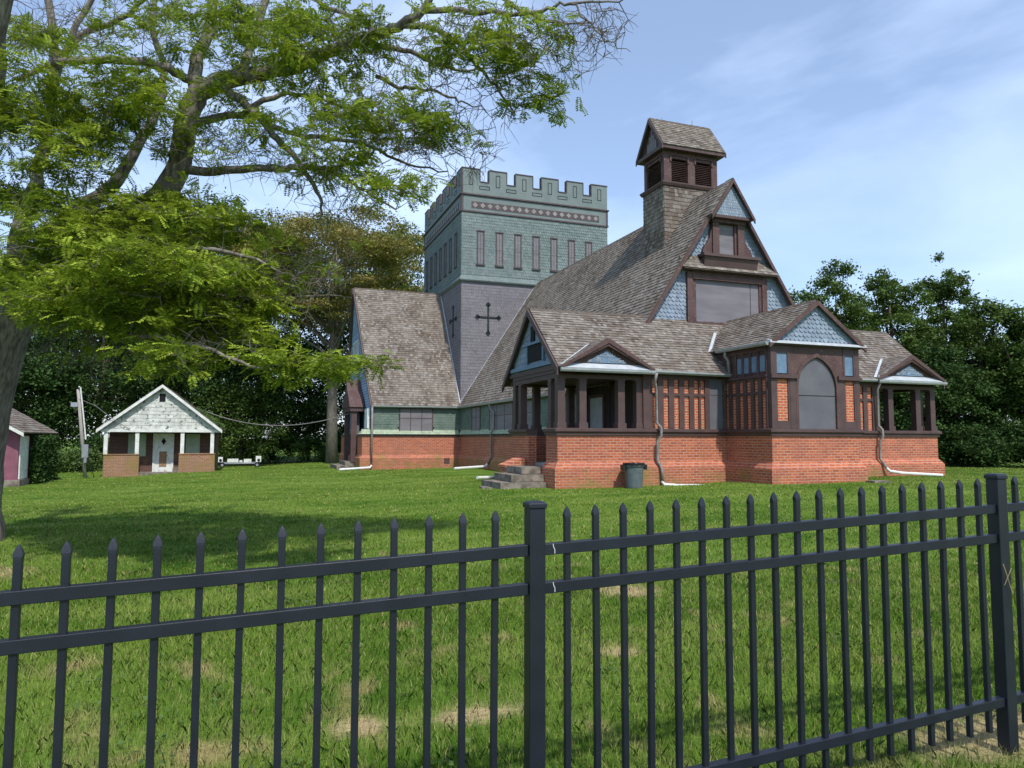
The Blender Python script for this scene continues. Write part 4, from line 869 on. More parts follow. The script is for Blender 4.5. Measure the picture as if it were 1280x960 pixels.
spout([(5.80, 36.58, 1.58), (5.80, 36.58, 0.4), (5.80, 36.50, 0.2), (5.80, 36.60, 0.0), (5.80, 36.60, -1.35)], [(5.80, 36.55, -1.36), (5.72, 36.5, -1.46), (4.2, 36.3, -1.54)], 0.05)
spout([(T1-0.2, 31.3, 1.58), (T1-0.2, 31.2, 1.35), (T1-0.08, 31.0, 1.2), (T1-0.10, 31.0, 0.45), (T1-0.22, 31.0, 0.25), (T1-0.1, 31.3, -0.1), (T1-0.1, 31.3, -0.8), (T1-0.2, 31.5, -1.15)], [(T1-0.2, 31.5, -1.14), (T1-0.3, 31.6, -1.27), (8.6, 31.2, -1.33)], 0.05)
q = MB(); q.tube([(7.9, 23.2, -1.30), (7.0, 22.6, -1.27)], 0.05, 8); C('splash_pipe', q, m_pvc)
# --- concrete steps
for k, (x0, zt, x1) in enumerate(((6.36, -1.19, 7.69), (6.74, -0.99, 7.69), (7.11, -0.79, 7.95))):
    q = MB(); q.box(x0, x1, 18.42+0.21*k, 20.12-0.01*k, -1.9 if k == 0 else -1.18+0.20*(k-1)+0.002*k, zt); C('step', q, m_conc)

# ------------------------------------------------------------------ trash can
can = thing('trash_can', 'grey plastic trash can lined with a black bag beside the brick wall', 'trash can', (9.84, 17.40, -1.34))
cx, cy, z0 = 9.84, 17.45, gz1(9.84, 17.45)-0.01
q = MB(); q.lathe(cx, cy, [(0.0, z0), (0.215, z0), (0.225, z0+0.03), (0.265, z0+0.60), (0.262, z0+0.62), (0.20, z0+0.62), (0.19, z0+0.1), (0, z0+0.1)]); obj('can_body', q, m_can, can, smooth=False)
q = MB(); q.lathe(cx, cy, [(0.262, z0+0.60), (0.295, z0+0.60), (0.30, z0+0.66), (0.27, z0+0.67), (0.25, z0+0.62)]); obj('can_rim', q, m_can, can)
q = MB()
for s in (-1, 1): q.box(cx+s*0.33-0.045, cx+s*0.33+0.045, cy-0.07, cy+0.07, z0+0.50, z0+0.64)
obj('can_handle', q, m_bag, can)
q = MB(); n = 28
prof_ = []
vs = []; 
for j, (r, z) in enumerate([(0.303, 0.625), (0.306, 0.665), (0.285, 0.685), (0.25, 0.67), (0.12, 0.60), (0.0, 0.58)]):
    for k in range(n): rr = r*(1+0.012*math.sin(5*k+j)); vs.append((cx+rr*math.cos(2*math.pi*k/n), cy+rr*math.sin(2*math.pi*k/n), z0+z+0.008*math.sin(3.7*k+j)))
q.add(vs, [(j*n+k, j*n+(k+1) % n, (j+1)*n+(k+1) % n, (j+1)*n+k) for j in range(5) for k in range(n)]); obj('bag', q, m_bag, can)

# ------------------------------------------------------------------ metal fence
FV = 2.585
fence = thing('metal_fence', 'black metal picket fence with spear tips running across the lawn in front', 'fence', (1.03, FV, -1.5))
def rz(x):     # top of the upper rail along the fence
    if x < 1.03: return -0.396+0.0365*(x-1.03)
    return -0.399+0.0335*(x-1.03)
posts = [-1.53, 1.03, 3.49, 5.95]
def make_post():
    q = MB(); w_ = 0.032; q.box(-w_, w_, -w_, w_, -1.30, 0.0)
    me_ = bpy.data.meshes.new('fence_post'); me_.from_pydata(q.v, [], q.f); p = link_mesh('fence_post', me_, m_fence, fence)
    bv = p.modifiers.new('b', 'BEVEL'); bv.width = 0.004; bv.segments = 2
    q = MB(); a = 0.0365; c = 0.026; vs = [(sx*a, sy*a, z) for z in (0.0, 0.018) for sx, sy in ((-1, -1), (1, -1), (1, 1), (-1, 1))]+[(sx*c, sy*c, 0.026) for sx, sy in ((-1, -1), (1, -1), (1, 1), (-1, 1))]
    q.add(vs, [(3, 2, 1, 0), (0, 1, 5, 4), (1, 2, 6, 5), (2, 3, 7, 6), (3, 0, 4, 7), (4, 5, 9, 8), (5, 6, 10, 9), (6, 7, 11, 10), (7, 4, 8, 11), (8, 9, 10, 11)])
    me_ = bpy.data.meshes.new('post_cap'); me_.from_pydata(q.v, [], q.f); cpo = link_mesh('post_cap', me_, m_fence, p)
    bv = cpo.modifiers.new('b', 'BEVEL'); bv.width = 0.003; bv.segments = 2
    return p, cpo
p0, c0 = make_post()
ztop = {-1.53: -0.35, 1.03: -0.262, 3.49: -0.192, 5.95: -0.115}
for i, x in enumerate(posts):
    if i == 0: p_ = p0
    else:
        p_ = p0.copy(); COL.objects.link(p_); p_.parent = fence; c_ = c0.copy(); COL.objects.link(c_); c_.parent = p_
    p_.location = (x-1.03, 0, ztop[x]+1.5)
# pickets with pressed spear tips
q = MB(); hw = 0.0115
lv = [(-hw, hw, -1.155), (-hw, hw, 0.0), ]
vs = []; fs = []
sec = [(-1.16, hw, hw), (0.0, hw, hw), (0.010, hw*1.18, hw*0.95), (0.018, hw*1.22, hw*0.8), (0.034, hw*0.75, hw*0.45), (0.046, 0.0015, 0.0015)]
for z, a, c in sec: vs += [(-a, -c, z), (a, -c, z), (a, c, z), (-a, c, z)]
for i in range(len(sec)-1):
    for k in range(4): fs.append((i*4+k, i*4+(k+1) % 4, (i+1)*4+(k+1) % 4, (i+1)*4+k))
fs += [(3, 2, 1, 0), tuple(20+k for k in range(4))]
me_ = bpy.data.meshes.new('picket'); me_.from_pydata(vs, [], fs); pk = link_mesh('picket', me_, m_fence, fence)
bv = pk.modifiers.new('b', 'BEVEL'); bv.width = 0.0015; bv.segments = 1
first = True
pos = [(-1.396, 0.126, 19), (1.163, 0.1222, 19), (3.62, 0.1222, 19)]
for a, st, n in pos:
    for k in range(n):
        x = a+st*k
        o = pk if first else pk.copy()
        if not first: COL.objects.link(o); o.parent = fence
        first = False
        o.location = (x-1.03, 0, rz(x)+0.135-0.046+1.5)
        o.rotation_euler = (random.uniform(-.004, .004), random.uniform(-.004, .004), 0)
for i, (a, b_) in enumerate(zip(posts[:-1], posts[1:])):
    a += 0.033; b_ -= 0.033
    for (dz, ex) in ((0.0, 0), (-0.143, 0), (None, 0)):
        za, zb = rz(a+0.001), rz(b_-0.001)
        if dz is None: za, zb = (-1.372+0.0437*(a-0.41), -1.372+0.0437*(b_-0.41))
        else: za, zb = za+dz, zb+dz
        q = MB(); h = 0.042; y0, y1 = FV-0.019, FV+0.019
        q.add([(a, y0, za-h), (b_, y0, zb-h), (b_, y1, zb-h), (a, y1, za-h), (a, y0, za), (b_, y0, zb), (b_, y1, zb), (a, y1, za)], [(0, 3, 2, 1), (4, 5, 6, 7), (0, 1, 5, 4), (1, 2, 6, 5), (2, 3, 7, 6), (3, 0, 4, 7)])
        o = obj('rail', q, m_fence, fence); bv = o.modifiers.new('b', 'BEVEL'); bv.width = 0.0025; bv.segments = 2
        if i == 1 and dz is not None:
            q = MB(); q.tube([(a+0.034, y0-0.0005, za), (a+0.036, y0-0.001, za-0.012), (a+0.041, y0-0.001, za-0.022), (a+0.041, y0-0.0008, za-0.036)], 0.0016, 5)
            obj('bird_dropping', q, m_pvc, o)
q = MB(); q.tube([(3.452, FV-0.045, -0.60), (3.47, FV-0.05, -0.66), (3.49, FV-0.045, -0.70), (3.50, FV-0.05, -0.74)], 0.0022, 5); q.tube([(3.455, FV-0.045, -0.70), (3.48, FV-0.055, -0.64), (3.50, FV-0.05, -0.62)], 0.0018, 5)
tag(obj('dry_straw', q, mat('dry straw', (0.35, 0.27, 0.15)), at=(3.47, FV, -0.65)), 'wisp of dry straw stuck on the right fence post', 'straw')

# ------------------------------------------------------------------ small white cottage
cot = thing('brick_cottage', 'small white gabled brick cottage with a porch and flaking paint', 'cottage', (-4.3, 42, -2.0))
def K_(n, mb, m, p=cot): return obj(n, mb, m, p)
cu0, cu1, cv, cz = -6.93, -1.67, 42.0, -2.6
for (a, b_, z_) in ((cu0, -5.30, -0.90), (-3.42, cu1, -0.88)): q = MB(); q.box(a, b_, cv, cv+0.22, cz, z_); K_('porch_wall', q, m_brick_t)
q = MB(); q.box(cu0-0.02, -5.28, cv-0.03, cv+0.25, -0.90, -0.85); q.box(-3.44, cu1+0.02, cv-0.03, cv+0.25, -0.88, -0.83); K_('wall_coping', q, m_brick_t)
q = MB(); q.box(cu0+0.02, cu1-0.02, 43.3, 47.5, cz, 0.42); K_('brick_wall', q, m_brick_d)
q = MB(); q.box(cu0+0.05, cu1-0.05, cv+0.1, 43.3, cz, -1.83); K_('porch_floor', q, m_conc)
for x in (-6.86, -5.42, -3.28, -1.82):
    q = MB(); q.box(x-0.09, x+0.09, cv+0.02, cv+0.20, -0.86, 0.30); K_('porch_post', q, m_whitep)
q = MB(); q.box(cu0-0.15, cu1+0.15, cv-0.04, cv+0.24, 0.28, 0.44); K_('porch_beam', q, m_whitep)
apz = 2.78; ux = (cu0+cu1)/2
q = MB(); q.prism([(cu0-0.1, 0.43), (cu1+0.1, 0.43), (ux, apz-0.08)], 'y', cv+0.02, cv+0.12); ga = K_('gable_wall', q, m_white)
sh = MB(); shingles(sh, (ux, cv+0.015, 0.44), (1, 0, 0), (0, 0, 1), [(-2.65, 0), (2.65, 0), (0.03, 2.2), (-0.03, 2.2)], e=0.19, w=0.30, th=0.022, jit=0.004, holes=[(-0.17, 0.17, 1.42, 1.90)]); obj('gable_shingles', sh, m_white, ga)
q = MB(); q.box(ux-0.15, ux+0.15, cv-0.01, cv+0.02, 1.88, 2.30); obj('gable_vent', q, m_black, ga)
q = MB()
for (x0, x1) in ((ux-0.19, ux-0.15), (ux+0.15, ux+0.19)): q.box(x0, x1, cv-0.02, cv+0.02, 1.85, 2.33)
obj('vent_frame', q, m_whitep, ga)
rf = gable_roof('cottage_roof', (ux, cv-0.22, apz), (ux, 47.8, apz), [((cu0-0.32, 47.8, 0.42), (cu0-0.32, cv-0.22, 0.42)), ((cu1+0.32, cv-0.22, 0.42), (cu1+0.32, 47.8, 0.42))], parent=cot, e=0.2, w=0.3)
rake('rake_board', [(cu0-0.34, cv-0.24, 0.40), (ux, cv-0.24, apz-0.01), (cu1+0.34, cv-0.24, 0.40)], (0, -1, 0), 0.04, 0.17, m_whitep, rf)
q = MB(); q.box(-4.70, -3.88, 43.24, 43.3, -1.83, 0.12); do = K_('door', q, m_whitep)
q = MB(); q.prism([(-4.29, -0.95+0.55), (-4.17, -0.40+0.20), (-4.29, 0.0-0.02), (-4.41, -0.40+0.2)], 'y', 43.225, 43.245); obj('diamond_pane', q, m_black, do)
q = MB(); q.box(-4.48, -4.12, 43.22, 43.24, -1.55, -0.75); obj('bare_patch', q, m_brick_t, do)
q = MB(); q.box(-4.80, -4.70, 43.2, 43.3, -1.83, 0.22); q.box(-3.88, -3.78, 43.2, 43.3, -1.83, 0.22); q.box(-4.7, -3.88, 43.2, 43.3, 0.12, 0.22); obj('door_frame', q, m_whitep, do)
for (a, b_) in ((-6.0, -5.15), (-3.2, -2.5)):
    q = MB(); q.box(a, b_, 43.25, 43.3, -1.0, 0.2); K_('boarded_window', q, m_green3)
q = MB(); q.box(-3.78, -3.5, 42.9, 43.2, -1.83, -1.6); K_('block', q, m_conc)

# moss on the cottage roof's right slope
def leafy(name, centers, size, m, parent=None, at=None, aspect=0.6, upb=0.4):
    n = len(centers); c = np.asarray(centers, np.float32)
    nrm_ = rng.normal(size=(n, 3)); nrm_[:, 2] = np.abs(nrm_[:, 2])+upb; nrm_ /= np.linalg.norm(nrm_, axis=1)[:, None]
    a = rng.normal(size=(n, 3)); a -= nrm_*(a*nrm_).sum(1)[:, None]; a /= np.linalg.norm(a, axis=1)[:, None]; b_ = np.cross(nrm_, a)
    s = (size*rng.uniform(0.6, 1.3, n))[:, None]*0.5
    V = np.stack([c-a*s, c-b_*s*aspect+a*s*0.15, c+a*s, c+b_*s*aspect+a*s*0.15], 1)
    return npmesh(name, V, 4, m, parent, at)
t_ = rng.uniform(0, 1, 1500); cm = np.stack([cu1+0.34-t_**2*1.3+rng.normal(0, .03, 1500), rng.uniform(cv-0.15, 44.5, 1500), 0.46+t_**2*1.3*0.80+0.03+np.abs(rng.normal(0, .09, 1500))], 1)
mo = leafy('roof_creeper', cm, 0.10, m_leafE, at=(cu1, 43, 0.5)); tag(mo, 'green creeper growing on the right slope of the cottage roof', 'creeper')

# ------------------------------------------------------------------ pink outbuilding
pk_ = thing('pink_outbuilding', 'pink walled outbuilding with a brown shingle roof at the left edge', 'shed', (-9, 34.5, -2.0))
q = MB(); q.box(-13.5, -8.74, 34.5, 39.4, -1.72, 0.10); q.prism([(-13.5, 0.10), (-8.74, 0.10), (-11.2, 1.5)], 'y', 34.52, 39.38); obj('wall', q, m_pink, pk_)
q = MB(); q.box(-13.6, -8.62, 34.4, 39.5, -2.6, -1.72); obj('stone_base', q, m_conc, pk_)
rf = gable_roof('roof', (-11.2, 34.0, 1.83), (-11.2, 39.6, 1.83), [((-13.95, 39.6, 0.18), (-13.95, 34.0, 0.18)), ((-8.45, 34.0, 0.18), (-8.45, 39.6, 0.18))], parent=pk_, e=0.2, w=0.3)
rake('rake_board', [(-13.95, 33.98, 0.16), (-11.2, 33.98, 1.80), (-8.45, 33.98, 0.16)], (0, -1, 0), 0.04, 0.14, m_whitep, rf)
q = MB(); q.box(-8.75, -8.69, 34.62, 35.75, -1.7, 0.05); obj('white_door', q, m_whitep, pk_)
n = 7000
c1_ = np.stack([-8.62+np.abs(rng.normal(0, .16, n)), rng.uniform(35.75, 39.4, n), rng.uniform(-2.0, 0.1, n)], 1)
iv = leafy('ivy', c1_, 0.13, m_leafB, at=(-8.7, 37, -2)); tag(iv, 'dark green ivy covering the side of the pink outbuilding', 'ivy')

# ------------------------------------------------------------------ leaning pole and wires
pole = thing('utility_pole', 'leaning grey utility pole with a meter box in front of the bush', 'utility pole', (-7.55, 41.3, -2.1))
q = MB(); q.tube([(-7.53, 41.3, -2.4), (-7.80, 41.2, 0.2), (-8.02, 41.1, 2.38)], [0.085, 0.08, 0.07], 10); obj('pole_shaft', q, m_wood, pole, smooth=True)
q = MB(); q.tube([(-7.60, 41.16, -0.1), (-7.75, 41.08, 1.2), (-7.90, 41.0, 2.45), (-7.97, 40.95, 2.5)], 0.035, 8); obj('conduit', q, m_pvc, pole)
q = MB(); q.box(-7.72, -7.45, 41.0, 41.18, -1.0, -0.35); q.box(-7.62, -7.5, 41.0, 41.15, -1.25, -1.02); obj('meter_box', q, m_tin, pole)
q = MB(); q.box(-8.28, -7.98, 40.95, 41.05, 1.50, 1.72); obj('lamp_bracket', q, m_tin, pole)
q = MB(); q.tube([(-7.45, 41.1, -1.1), (-7.25, 41.1, -1.6), (-7.12, 41.1, -2.1)], 0.02, 6); obj('cable', q, m_bag, pole)
pts = []
A_, B_ = Vector((-2.4, 46.5, 1.55)), Vector((5.15, 40.2, 1.35))
for k in range(25):
    t = k/24; p = A_.lerp(B_, t); p.z -= 1.0*4*t*(1-t)*0.75; pts.append(p)
q = MB(); q.tube(pts, 0.022, 6); tag(obj('overhead_wire', q, m_pipe, at=(0, 44, 1)), 'thin sagging wire strung from the cottage to the church', 'wire')
q = MB(); q.tube([(-7.95, 41.05, 1.9), (-7.3, 41.4, 1.6), (-6.6, 41.6, 1.0), (-5.9, 41.9, 0.50)], 0.015, 5); q.tube([(-5.9, 41.9, 0.5), (-5.5, 42.1, 0.1)], 0.015, 5); tag(obj('service_wire', q, m_pipe, at=(-7, 41.5, 1)), 'short wire drooping from the leaning pole to the cottage porch', 'wire')
# ------------------------------------------------------------------ trailer past the lawn crest
tx, ty = -2.0, 57.0; tz = gz1(tx+1, ty)
tr = thing('utility_trailer', 'low white flatbed trailer parked at the wood edge beside the cottage', 'trailer', (tx+1.3, ty, tz))
q = MB(); q.box(tx+0.1, tx+2.75, ty, ty+1.5, tz+0.28, tz+0.38); obj('flat_bed', q, m_tin, tr)
q = MB(); q.box(tx+0.6, tx+1.35, ty+0.02, ty+0.08, tz+0.40, tz+0.66); q.box(tx+1.42, tx+1.62, ty+0.02, ty+0.08, tz+0.40, tz+0.55); q.box(tx+1.72, tx+2.25, ty+0.02, ty+0.08, tz+0.38, tz+0.64); obj('side_panel', q, m_whitep, tr)
for (x0, x1, h) in ((tx-0.05, tx+0.28, 0.78), (tx+2.55, tx+2.92, 0.84)):
    q = MB(); q.box(x0, x1, ty-0.1, ty+0.6, tz+0.42, tz+h); fd = obj('fender_box', q, m_pvc, tr)
    q = MB(); xc = (x0+x1)/2+0.02; q.prism([(xc+0.10*math.cos(t*math.pi/6), tz+0.56+0.10*math.sin(t*math.pi/6)) for t in range(12)], 'y', ty-0.13, ty-0.1); obj('lamp', q, m_bag, fd)
for x in (tx+0.25, tx+2.65):
    q = MB(); q.prism([(x+0.20*math.cos(t*math.pi/8), tz+0.20+0.20*math.sin(t*math.pi/8)) for t in range(16)], 'y', ty-0.02, ty+0.16); wl = obj('wheel', q, m_bag, tr)
    q = MB(); q.prism([(x+0.09*math.cos(t*math.pi/8), tz+0.20+0.09*math.sin(t*math.pi/8)) for t in range(16)], 'y', ty-0.035, ty-0.02); obj('hub', q, m_tin, wl)
# flat stones by the wall and the steps
q = MB(); q.box(16.05, 16.62, 15.30, 15.62, gz1(16.3, 15.4)-0.1, gz1(16.3, 15.4)+0.05); tag(obj('paving_stone', q, m_conc, at=(16.3, 15.4, -1.15)), 'flat grey stone lying in the grass before the entry bay', 'stone')
q = MB(); q.prism([(5.95, 18.75), (6.20, 18.6), (6.20, 19.3), (6.05, 19.35)], 'z', gz1(6, 19)-0.1, gz1(6, 19)+0.045); tag(obj('paving_stone', q, m_conc, at=(6, 19, -1.35)), 'broken concrete slab at the foot of the porch steps', 'stone')

# ------------------------------------------------------------------ trees
def P(px, depth):
    d = ray(px, 548, depth); return d[0], d[1]
def tree(name, label, px, depth, top_py, rpx, lm, nleaf=16000, lsize=0.17, group='trees behind the church', style='round', low=0.06, trunk=0.22, seed=1, bark=None, ncl=210):
    r_ = np.random.default_rng(seed); x, y = P(px, depth); z0 = gz1(x, y); top = (548-top_py)/FPX*depth; R = rpx/FPX*depth; H = top-z0
    t = thing(name, label, 'tree', (x, y, z0), group)
    zc = z0+H*(0.5+low/2); hz = H*(0.5-low/2)
    # clump centres near the crown surface
    u = r_.normal(size=(ncl, 3)); u /= np.linalg.norm(u, axis=1)[:, None]; rr = r_.uniform(0.12, 1.0, ncl)**0.45; nleaf = int(nleaf*1.9)
    if style == 'round':
        prof_ = lambda zz: 1.0
        cc = u*rr[:, None]*np.array([R*1.08, R*1.08, hz])*(1+0.10*np.sin(u[:, :1]*5+seed)*np.cos(u[:, 2:]*4)); tpr = 1-0.22*np.clip(cc[:, 2]/hz, -1, 1); cc[:, :2] *= tpr[:, None]; cc[:, 2] = np.where(cc[:, 2] > 0.72*hz, 0.72*hz+(cc[:, 2]-0.72*hz)*0.6, cc[:, 2]); cs = r_.uniform(0.35, 0.75, ncl)*max(0.8, R/3.0); fl = 0.75
    elif style == 'flat':
        cc = u*rr[:, None]*np.array([R, R, hz]); cc[:, 2] = np.abs(cc[:, 2]*0.9)*np.sign(u[:, 2]+0.3); cs = r_.uniform(0.9, 1.8, ncl); fl = 0.2
    else:  # column
        cc = u*rr[:, None]*np.array([R, R, hz]); cc[:, :2] *= (1-0.45*np.clip(cc[:, 2]/hz, -0.3, 1))[:, None]; cs = r_.uniform(0.25, 0.5, ncl); fl = 0.9
    cc += np.array([x, y, zc]); cc[:, 2] = np.maximum(cc[:, 2], z0+0.25)
    wgt = cs**2; k = r_.choice(ncl, nleaf, p=wgt/wgt.sum())
    d = r_.normal(size=(nleaf, 3))*0.52; c = cc[k]+d*cs[k][:, None]*np.array([1, 1, fl]); c[:, 2] = np.maximum(c[:, 2], z0+0.03)
    leafy('crown', c, lsize*1.22, lm, t, upb=0.5)
    q = MB(); tp = Vector((x+r_.normal()*0.3, y, zc+hz*0.5)); bp_ = Vector((x, y, z0-0.3)); md = bp_.lerp(tp, 0.5)+Vector((r_.normal()*0.15, r_.normal()*0.15, 0))
    q.tube([bp_, bp_.lerp(md, 0.5), md, tp], [trunk*1.15, trunk*0.95, trunk*0.75, trunk*0.3], 10)
    for j in r_.choice(ncl, min(ncl, 34), replace=False):
        e_ = Vector(cc[j]); f = 0.15+0.7*max(0, min(1, (e_.z-z0)/H-0.15)); s_ = bp_.lerp(md, f*2) if f < 0.5 else md.lerp(tp, f*2-1)
        m_ = s_.lerp(e_, 0.55)+Vector((0, 0, -0.1*H*0.2)); q.tube([s_, m_, e_], [trunk*0.28, trunk*0.16, 0.02], 5, caps=False)
    obj('trunk', q, bark or m_bark2, t, smooth=True)
    return t
LG = 'trees behind the cottage'
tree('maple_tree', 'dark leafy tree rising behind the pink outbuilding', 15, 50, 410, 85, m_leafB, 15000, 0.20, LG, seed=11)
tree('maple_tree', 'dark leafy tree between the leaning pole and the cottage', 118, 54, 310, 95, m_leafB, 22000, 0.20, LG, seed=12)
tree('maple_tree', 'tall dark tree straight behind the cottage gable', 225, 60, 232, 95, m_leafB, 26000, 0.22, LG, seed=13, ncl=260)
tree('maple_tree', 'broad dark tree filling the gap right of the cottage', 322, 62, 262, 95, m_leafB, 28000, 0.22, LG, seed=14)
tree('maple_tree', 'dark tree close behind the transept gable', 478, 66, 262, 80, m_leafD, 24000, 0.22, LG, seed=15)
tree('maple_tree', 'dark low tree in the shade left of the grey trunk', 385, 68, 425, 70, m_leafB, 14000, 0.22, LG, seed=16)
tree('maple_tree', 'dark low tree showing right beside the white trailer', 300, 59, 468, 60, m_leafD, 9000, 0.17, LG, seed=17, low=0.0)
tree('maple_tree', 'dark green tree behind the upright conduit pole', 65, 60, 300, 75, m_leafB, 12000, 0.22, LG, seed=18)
tree('maple_tree', 'tall dark green tree rising between the pole and the cottage gable', 165, 66, 248, 90, m_leafB, 24000, 0.22, LG, seed=41, ncl=230)
tree('maple_tree', 'tall green tree beside the bronze locust, above the right end of the cottage roof', 270, 66, 240, 85, m_leafD, 24000, 0.22, LG, seed=42, ncl=230)
loc = tree('locust_tree', 'tall bronze leaved locust with a straight grey trunk behind the transept', 415, 56, 246, 128, m_leafC, 42000, 0.16, LG, style='flat', low=0.46, trunk=0.42, seed=19, bark=m_bark, ncl=190)
RG = 'trees right of the church'
tree('maple_tree', 'small round treetop just right of the main gable', 992, 46, 345, 30, m_leafD, 7000, 0.15, RG, seed=21)
tree('maple_tree', 'tall full maple left of the two trees right of the bay gable', 1045, 42, 312, 52, m_leafD, 17000, 0.15, RG, seed=22, low=0.02)
tree('maple_tree', 'tall maple with a pointed top behind the right porch roof', 1118, 43, 314, 52, m_leafD, 18000, 0.15, RG, seed=23, low=0.02)
tree('maple_tree', 'slender thin topped tree with sky showing through its crown', 1186, 45, 308, 44, m_leafD, 17000, 0.15, RG, seed=24, style='column', low=0.05, ncl=110)
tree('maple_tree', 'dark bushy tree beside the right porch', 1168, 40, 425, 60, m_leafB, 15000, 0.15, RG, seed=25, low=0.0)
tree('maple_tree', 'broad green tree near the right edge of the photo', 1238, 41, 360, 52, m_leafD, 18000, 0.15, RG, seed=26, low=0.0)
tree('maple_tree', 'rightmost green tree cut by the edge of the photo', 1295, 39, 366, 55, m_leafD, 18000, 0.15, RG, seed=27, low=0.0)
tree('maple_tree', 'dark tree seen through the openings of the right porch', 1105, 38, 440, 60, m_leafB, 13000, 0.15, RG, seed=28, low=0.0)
def shrub(label, px, depth, top_py, rpx, lm, n, seed, name='shrub', group='shrubs along the wood edge'):
    return tree(name, label, px, depth, top_py, rpx, lm, n, 0.12, group, low=0.0, trunk=0.05, seed=seed, ncl=60)
shrub('light green bush at the foot of the leaning pole', 98, 42, 566, 24, m_leafE, 5000, 31)
shrub('low green bush between the ivy and the pole', 66, 41, 578, 20, m_leafE, 3500, 32)
shrub('dark bush against the left side of the cottage', 118, 46, 545, 16, m_leafB, 3000, 33)
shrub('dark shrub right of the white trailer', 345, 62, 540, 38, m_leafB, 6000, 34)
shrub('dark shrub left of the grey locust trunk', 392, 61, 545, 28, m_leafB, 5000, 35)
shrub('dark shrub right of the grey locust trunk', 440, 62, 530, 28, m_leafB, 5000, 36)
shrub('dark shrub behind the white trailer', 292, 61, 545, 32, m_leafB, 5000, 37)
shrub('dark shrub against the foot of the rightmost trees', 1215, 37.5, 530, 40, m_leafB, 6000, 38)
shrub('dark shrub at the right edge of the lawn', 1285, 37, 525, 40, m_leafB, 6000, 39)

# ------------------------------------------------------------------ big honey locust over the left half
T = thing('honey_locust_tree', 'big old honey locust with a leaning grey trunk and feathery lime leaves at the left', 'tree', tuple(ray(-38, 677, 10.5)))
limbs = []
def limb(pts, rs):
    """pts (px,py,depth) -> smoothed world polyline"""
    Pw = [ray(a, b_, c) for a, b_, c in pts]; n = len(Pw); out = []; ro = []
    for i in range(n-1):
        p0_, p1_, p2_, p3_ = Pw[max(i-1, 0)], Pw[i], Pw[i+1], Pw[min(i+2, n-1)]
        for t in np.linspace(0, 1, 5)[:-1]:
            q_ = 0.5*((2*p1_)+(-p0_+p2_)*t+(2*p0_-5*p1_+4*p2_-p3_)*t*t+(-p0_+3*p1_-3*p2_+p3_)*t**3)
            out.append(q_+rng.normal(size=3)*0.012); ro.append(rs[i]*(1-t)+rs[i+1]*t)
    out.append(Pw[-1]); ro.append(rs[-1]); limbs.append((out, ro))
D = 10.5
limb([(-52, 700, D), (-46, 640, D), (-38, 560, D), (-23, 480, D), (2, 400, D), (25, 355, D), (60, 322, D), (112, 290, D-.1), (165, 268, D-.2), (203, 245, D-.3), (224, 205, D-.3), (231, 160, D-.4), (244, 122, D-.4), (275, 102, D-.5), (320, 92, D-.7), (370, 82, D-.8), (430, 56, D-1), (472, 43, D-1.1), (505, 30, D-1.2), (534, 4, D-1.3), (560, -40, D-1.4)],
     [.62, .47, .43, .42, .42, .37, .28, .225, .20, .175, .155, .15, .145, .125, .105, .088, .075, .068, .058, .045, .035])
limb([(25, 355, D), (80, 275, D+.4), (125, 245, D+.5), (150, 220, D+.6), (170, 185, D+.6), (195, 140, D+.7), (205, 90, D+.8), (190, 30, D+.9), (200, -50, D+1)], [.18, .125, .105, .09, .078, .065, .052, .043, .03])
limb([(6, 400, D), (20, 320, D+.5), (36, 255, D+.8), (48, 215, D+.9), (62, 140, D+1), (66, 60, D+1), (56, -40, D+1.1)], [.22, .145, .115, .095, .08, .065, .05])
limb([(0, 395, D), (-30, 300, D-.4), (-20, 200, D-.8), (-5, 100, D-1), (0, 20, D-1.2), (20, -60, D-1.3)], [.26, .2, .15, .12, .1, .07])
limb([(244, 122, D-.4), (246, 70, D-.2), (262, 40, D-.1), (266, 0, D), (275, -50, D)], [.10, .09, .08, .07, .05])
limb([(262, 104, D-.4), (232, 96, D-.5), (203, 84, D-.7), (170, 77, D-.9), (103, 75, D-1.1), (70, 78, D-1.2), (20, 100, D-1.3)], [.08, .065, .06, .055, .05, .04, .03])
limb([(66, 90, D+1), (100, 45, D+.8), (150, 25, D+.6), (190, -10, D+.4)], [.07, .05, .04, .03])
limb([(60, 130, D+1), (95, 30, D+1.1), (130, -20, D+1.2)], [.06, .05, .04])
limb([(266, 103, D-.5), (300, 125, D-.8), (331, 153, D-1), (353, 181, D-1.2), (375, 206, D-1.4), (397, 238, D-1.5), (403, 268, D-1.5)], [.07, .06, .05, .042, .035, .025, .012])
limb([(331, 153, D-1), (370, 168, D-1.1), (410, 172, D-1.2), (460, 182, D-1.4), (510, 205, D-1.5), (560, 214, D-1.6)], [.04, .032, .028, .022, .015, .008])
limb([(226, 210, D-.3), (265, 215, D-.6), (312, 210, D-1), (344, 212, D-1.2), (372, 208, D-1.4), (406, 211, D-1.6), (432, 224, D-1.7), (465, 245, D-1.8), (495, 262, D-1.9)], [.075, .06, .05, .045, .04, .034, .026, .018, .01])
limb([(225, 165, D-.4), (262, 150, D-.2), (300, 142, D), (340, 122, D+.2), (380, 118, D+.3), (420, 130, D+.4), (470, 150, D+.4)], [.07, .06, .05, .04, .03, .025, .015])
limb([(430, 56, D-1), (482, 58, D-.9), (518, 68, D-.8), (544, 79, D-.7), (577, 88, D-.6), (620, 84, D-.5)], [.05, .04, .032, .026, .02, .01])
limb([(505, 30, D-1.2), (537, 34, D-1.3), (564, 49, D-1.4), (587, 72, D-1.5), (610, 95, D-1.6), (629, 121, D-1.6), (644, 143, D-1.6)], [.045, .038, .032, .026, .02, .014, .007])
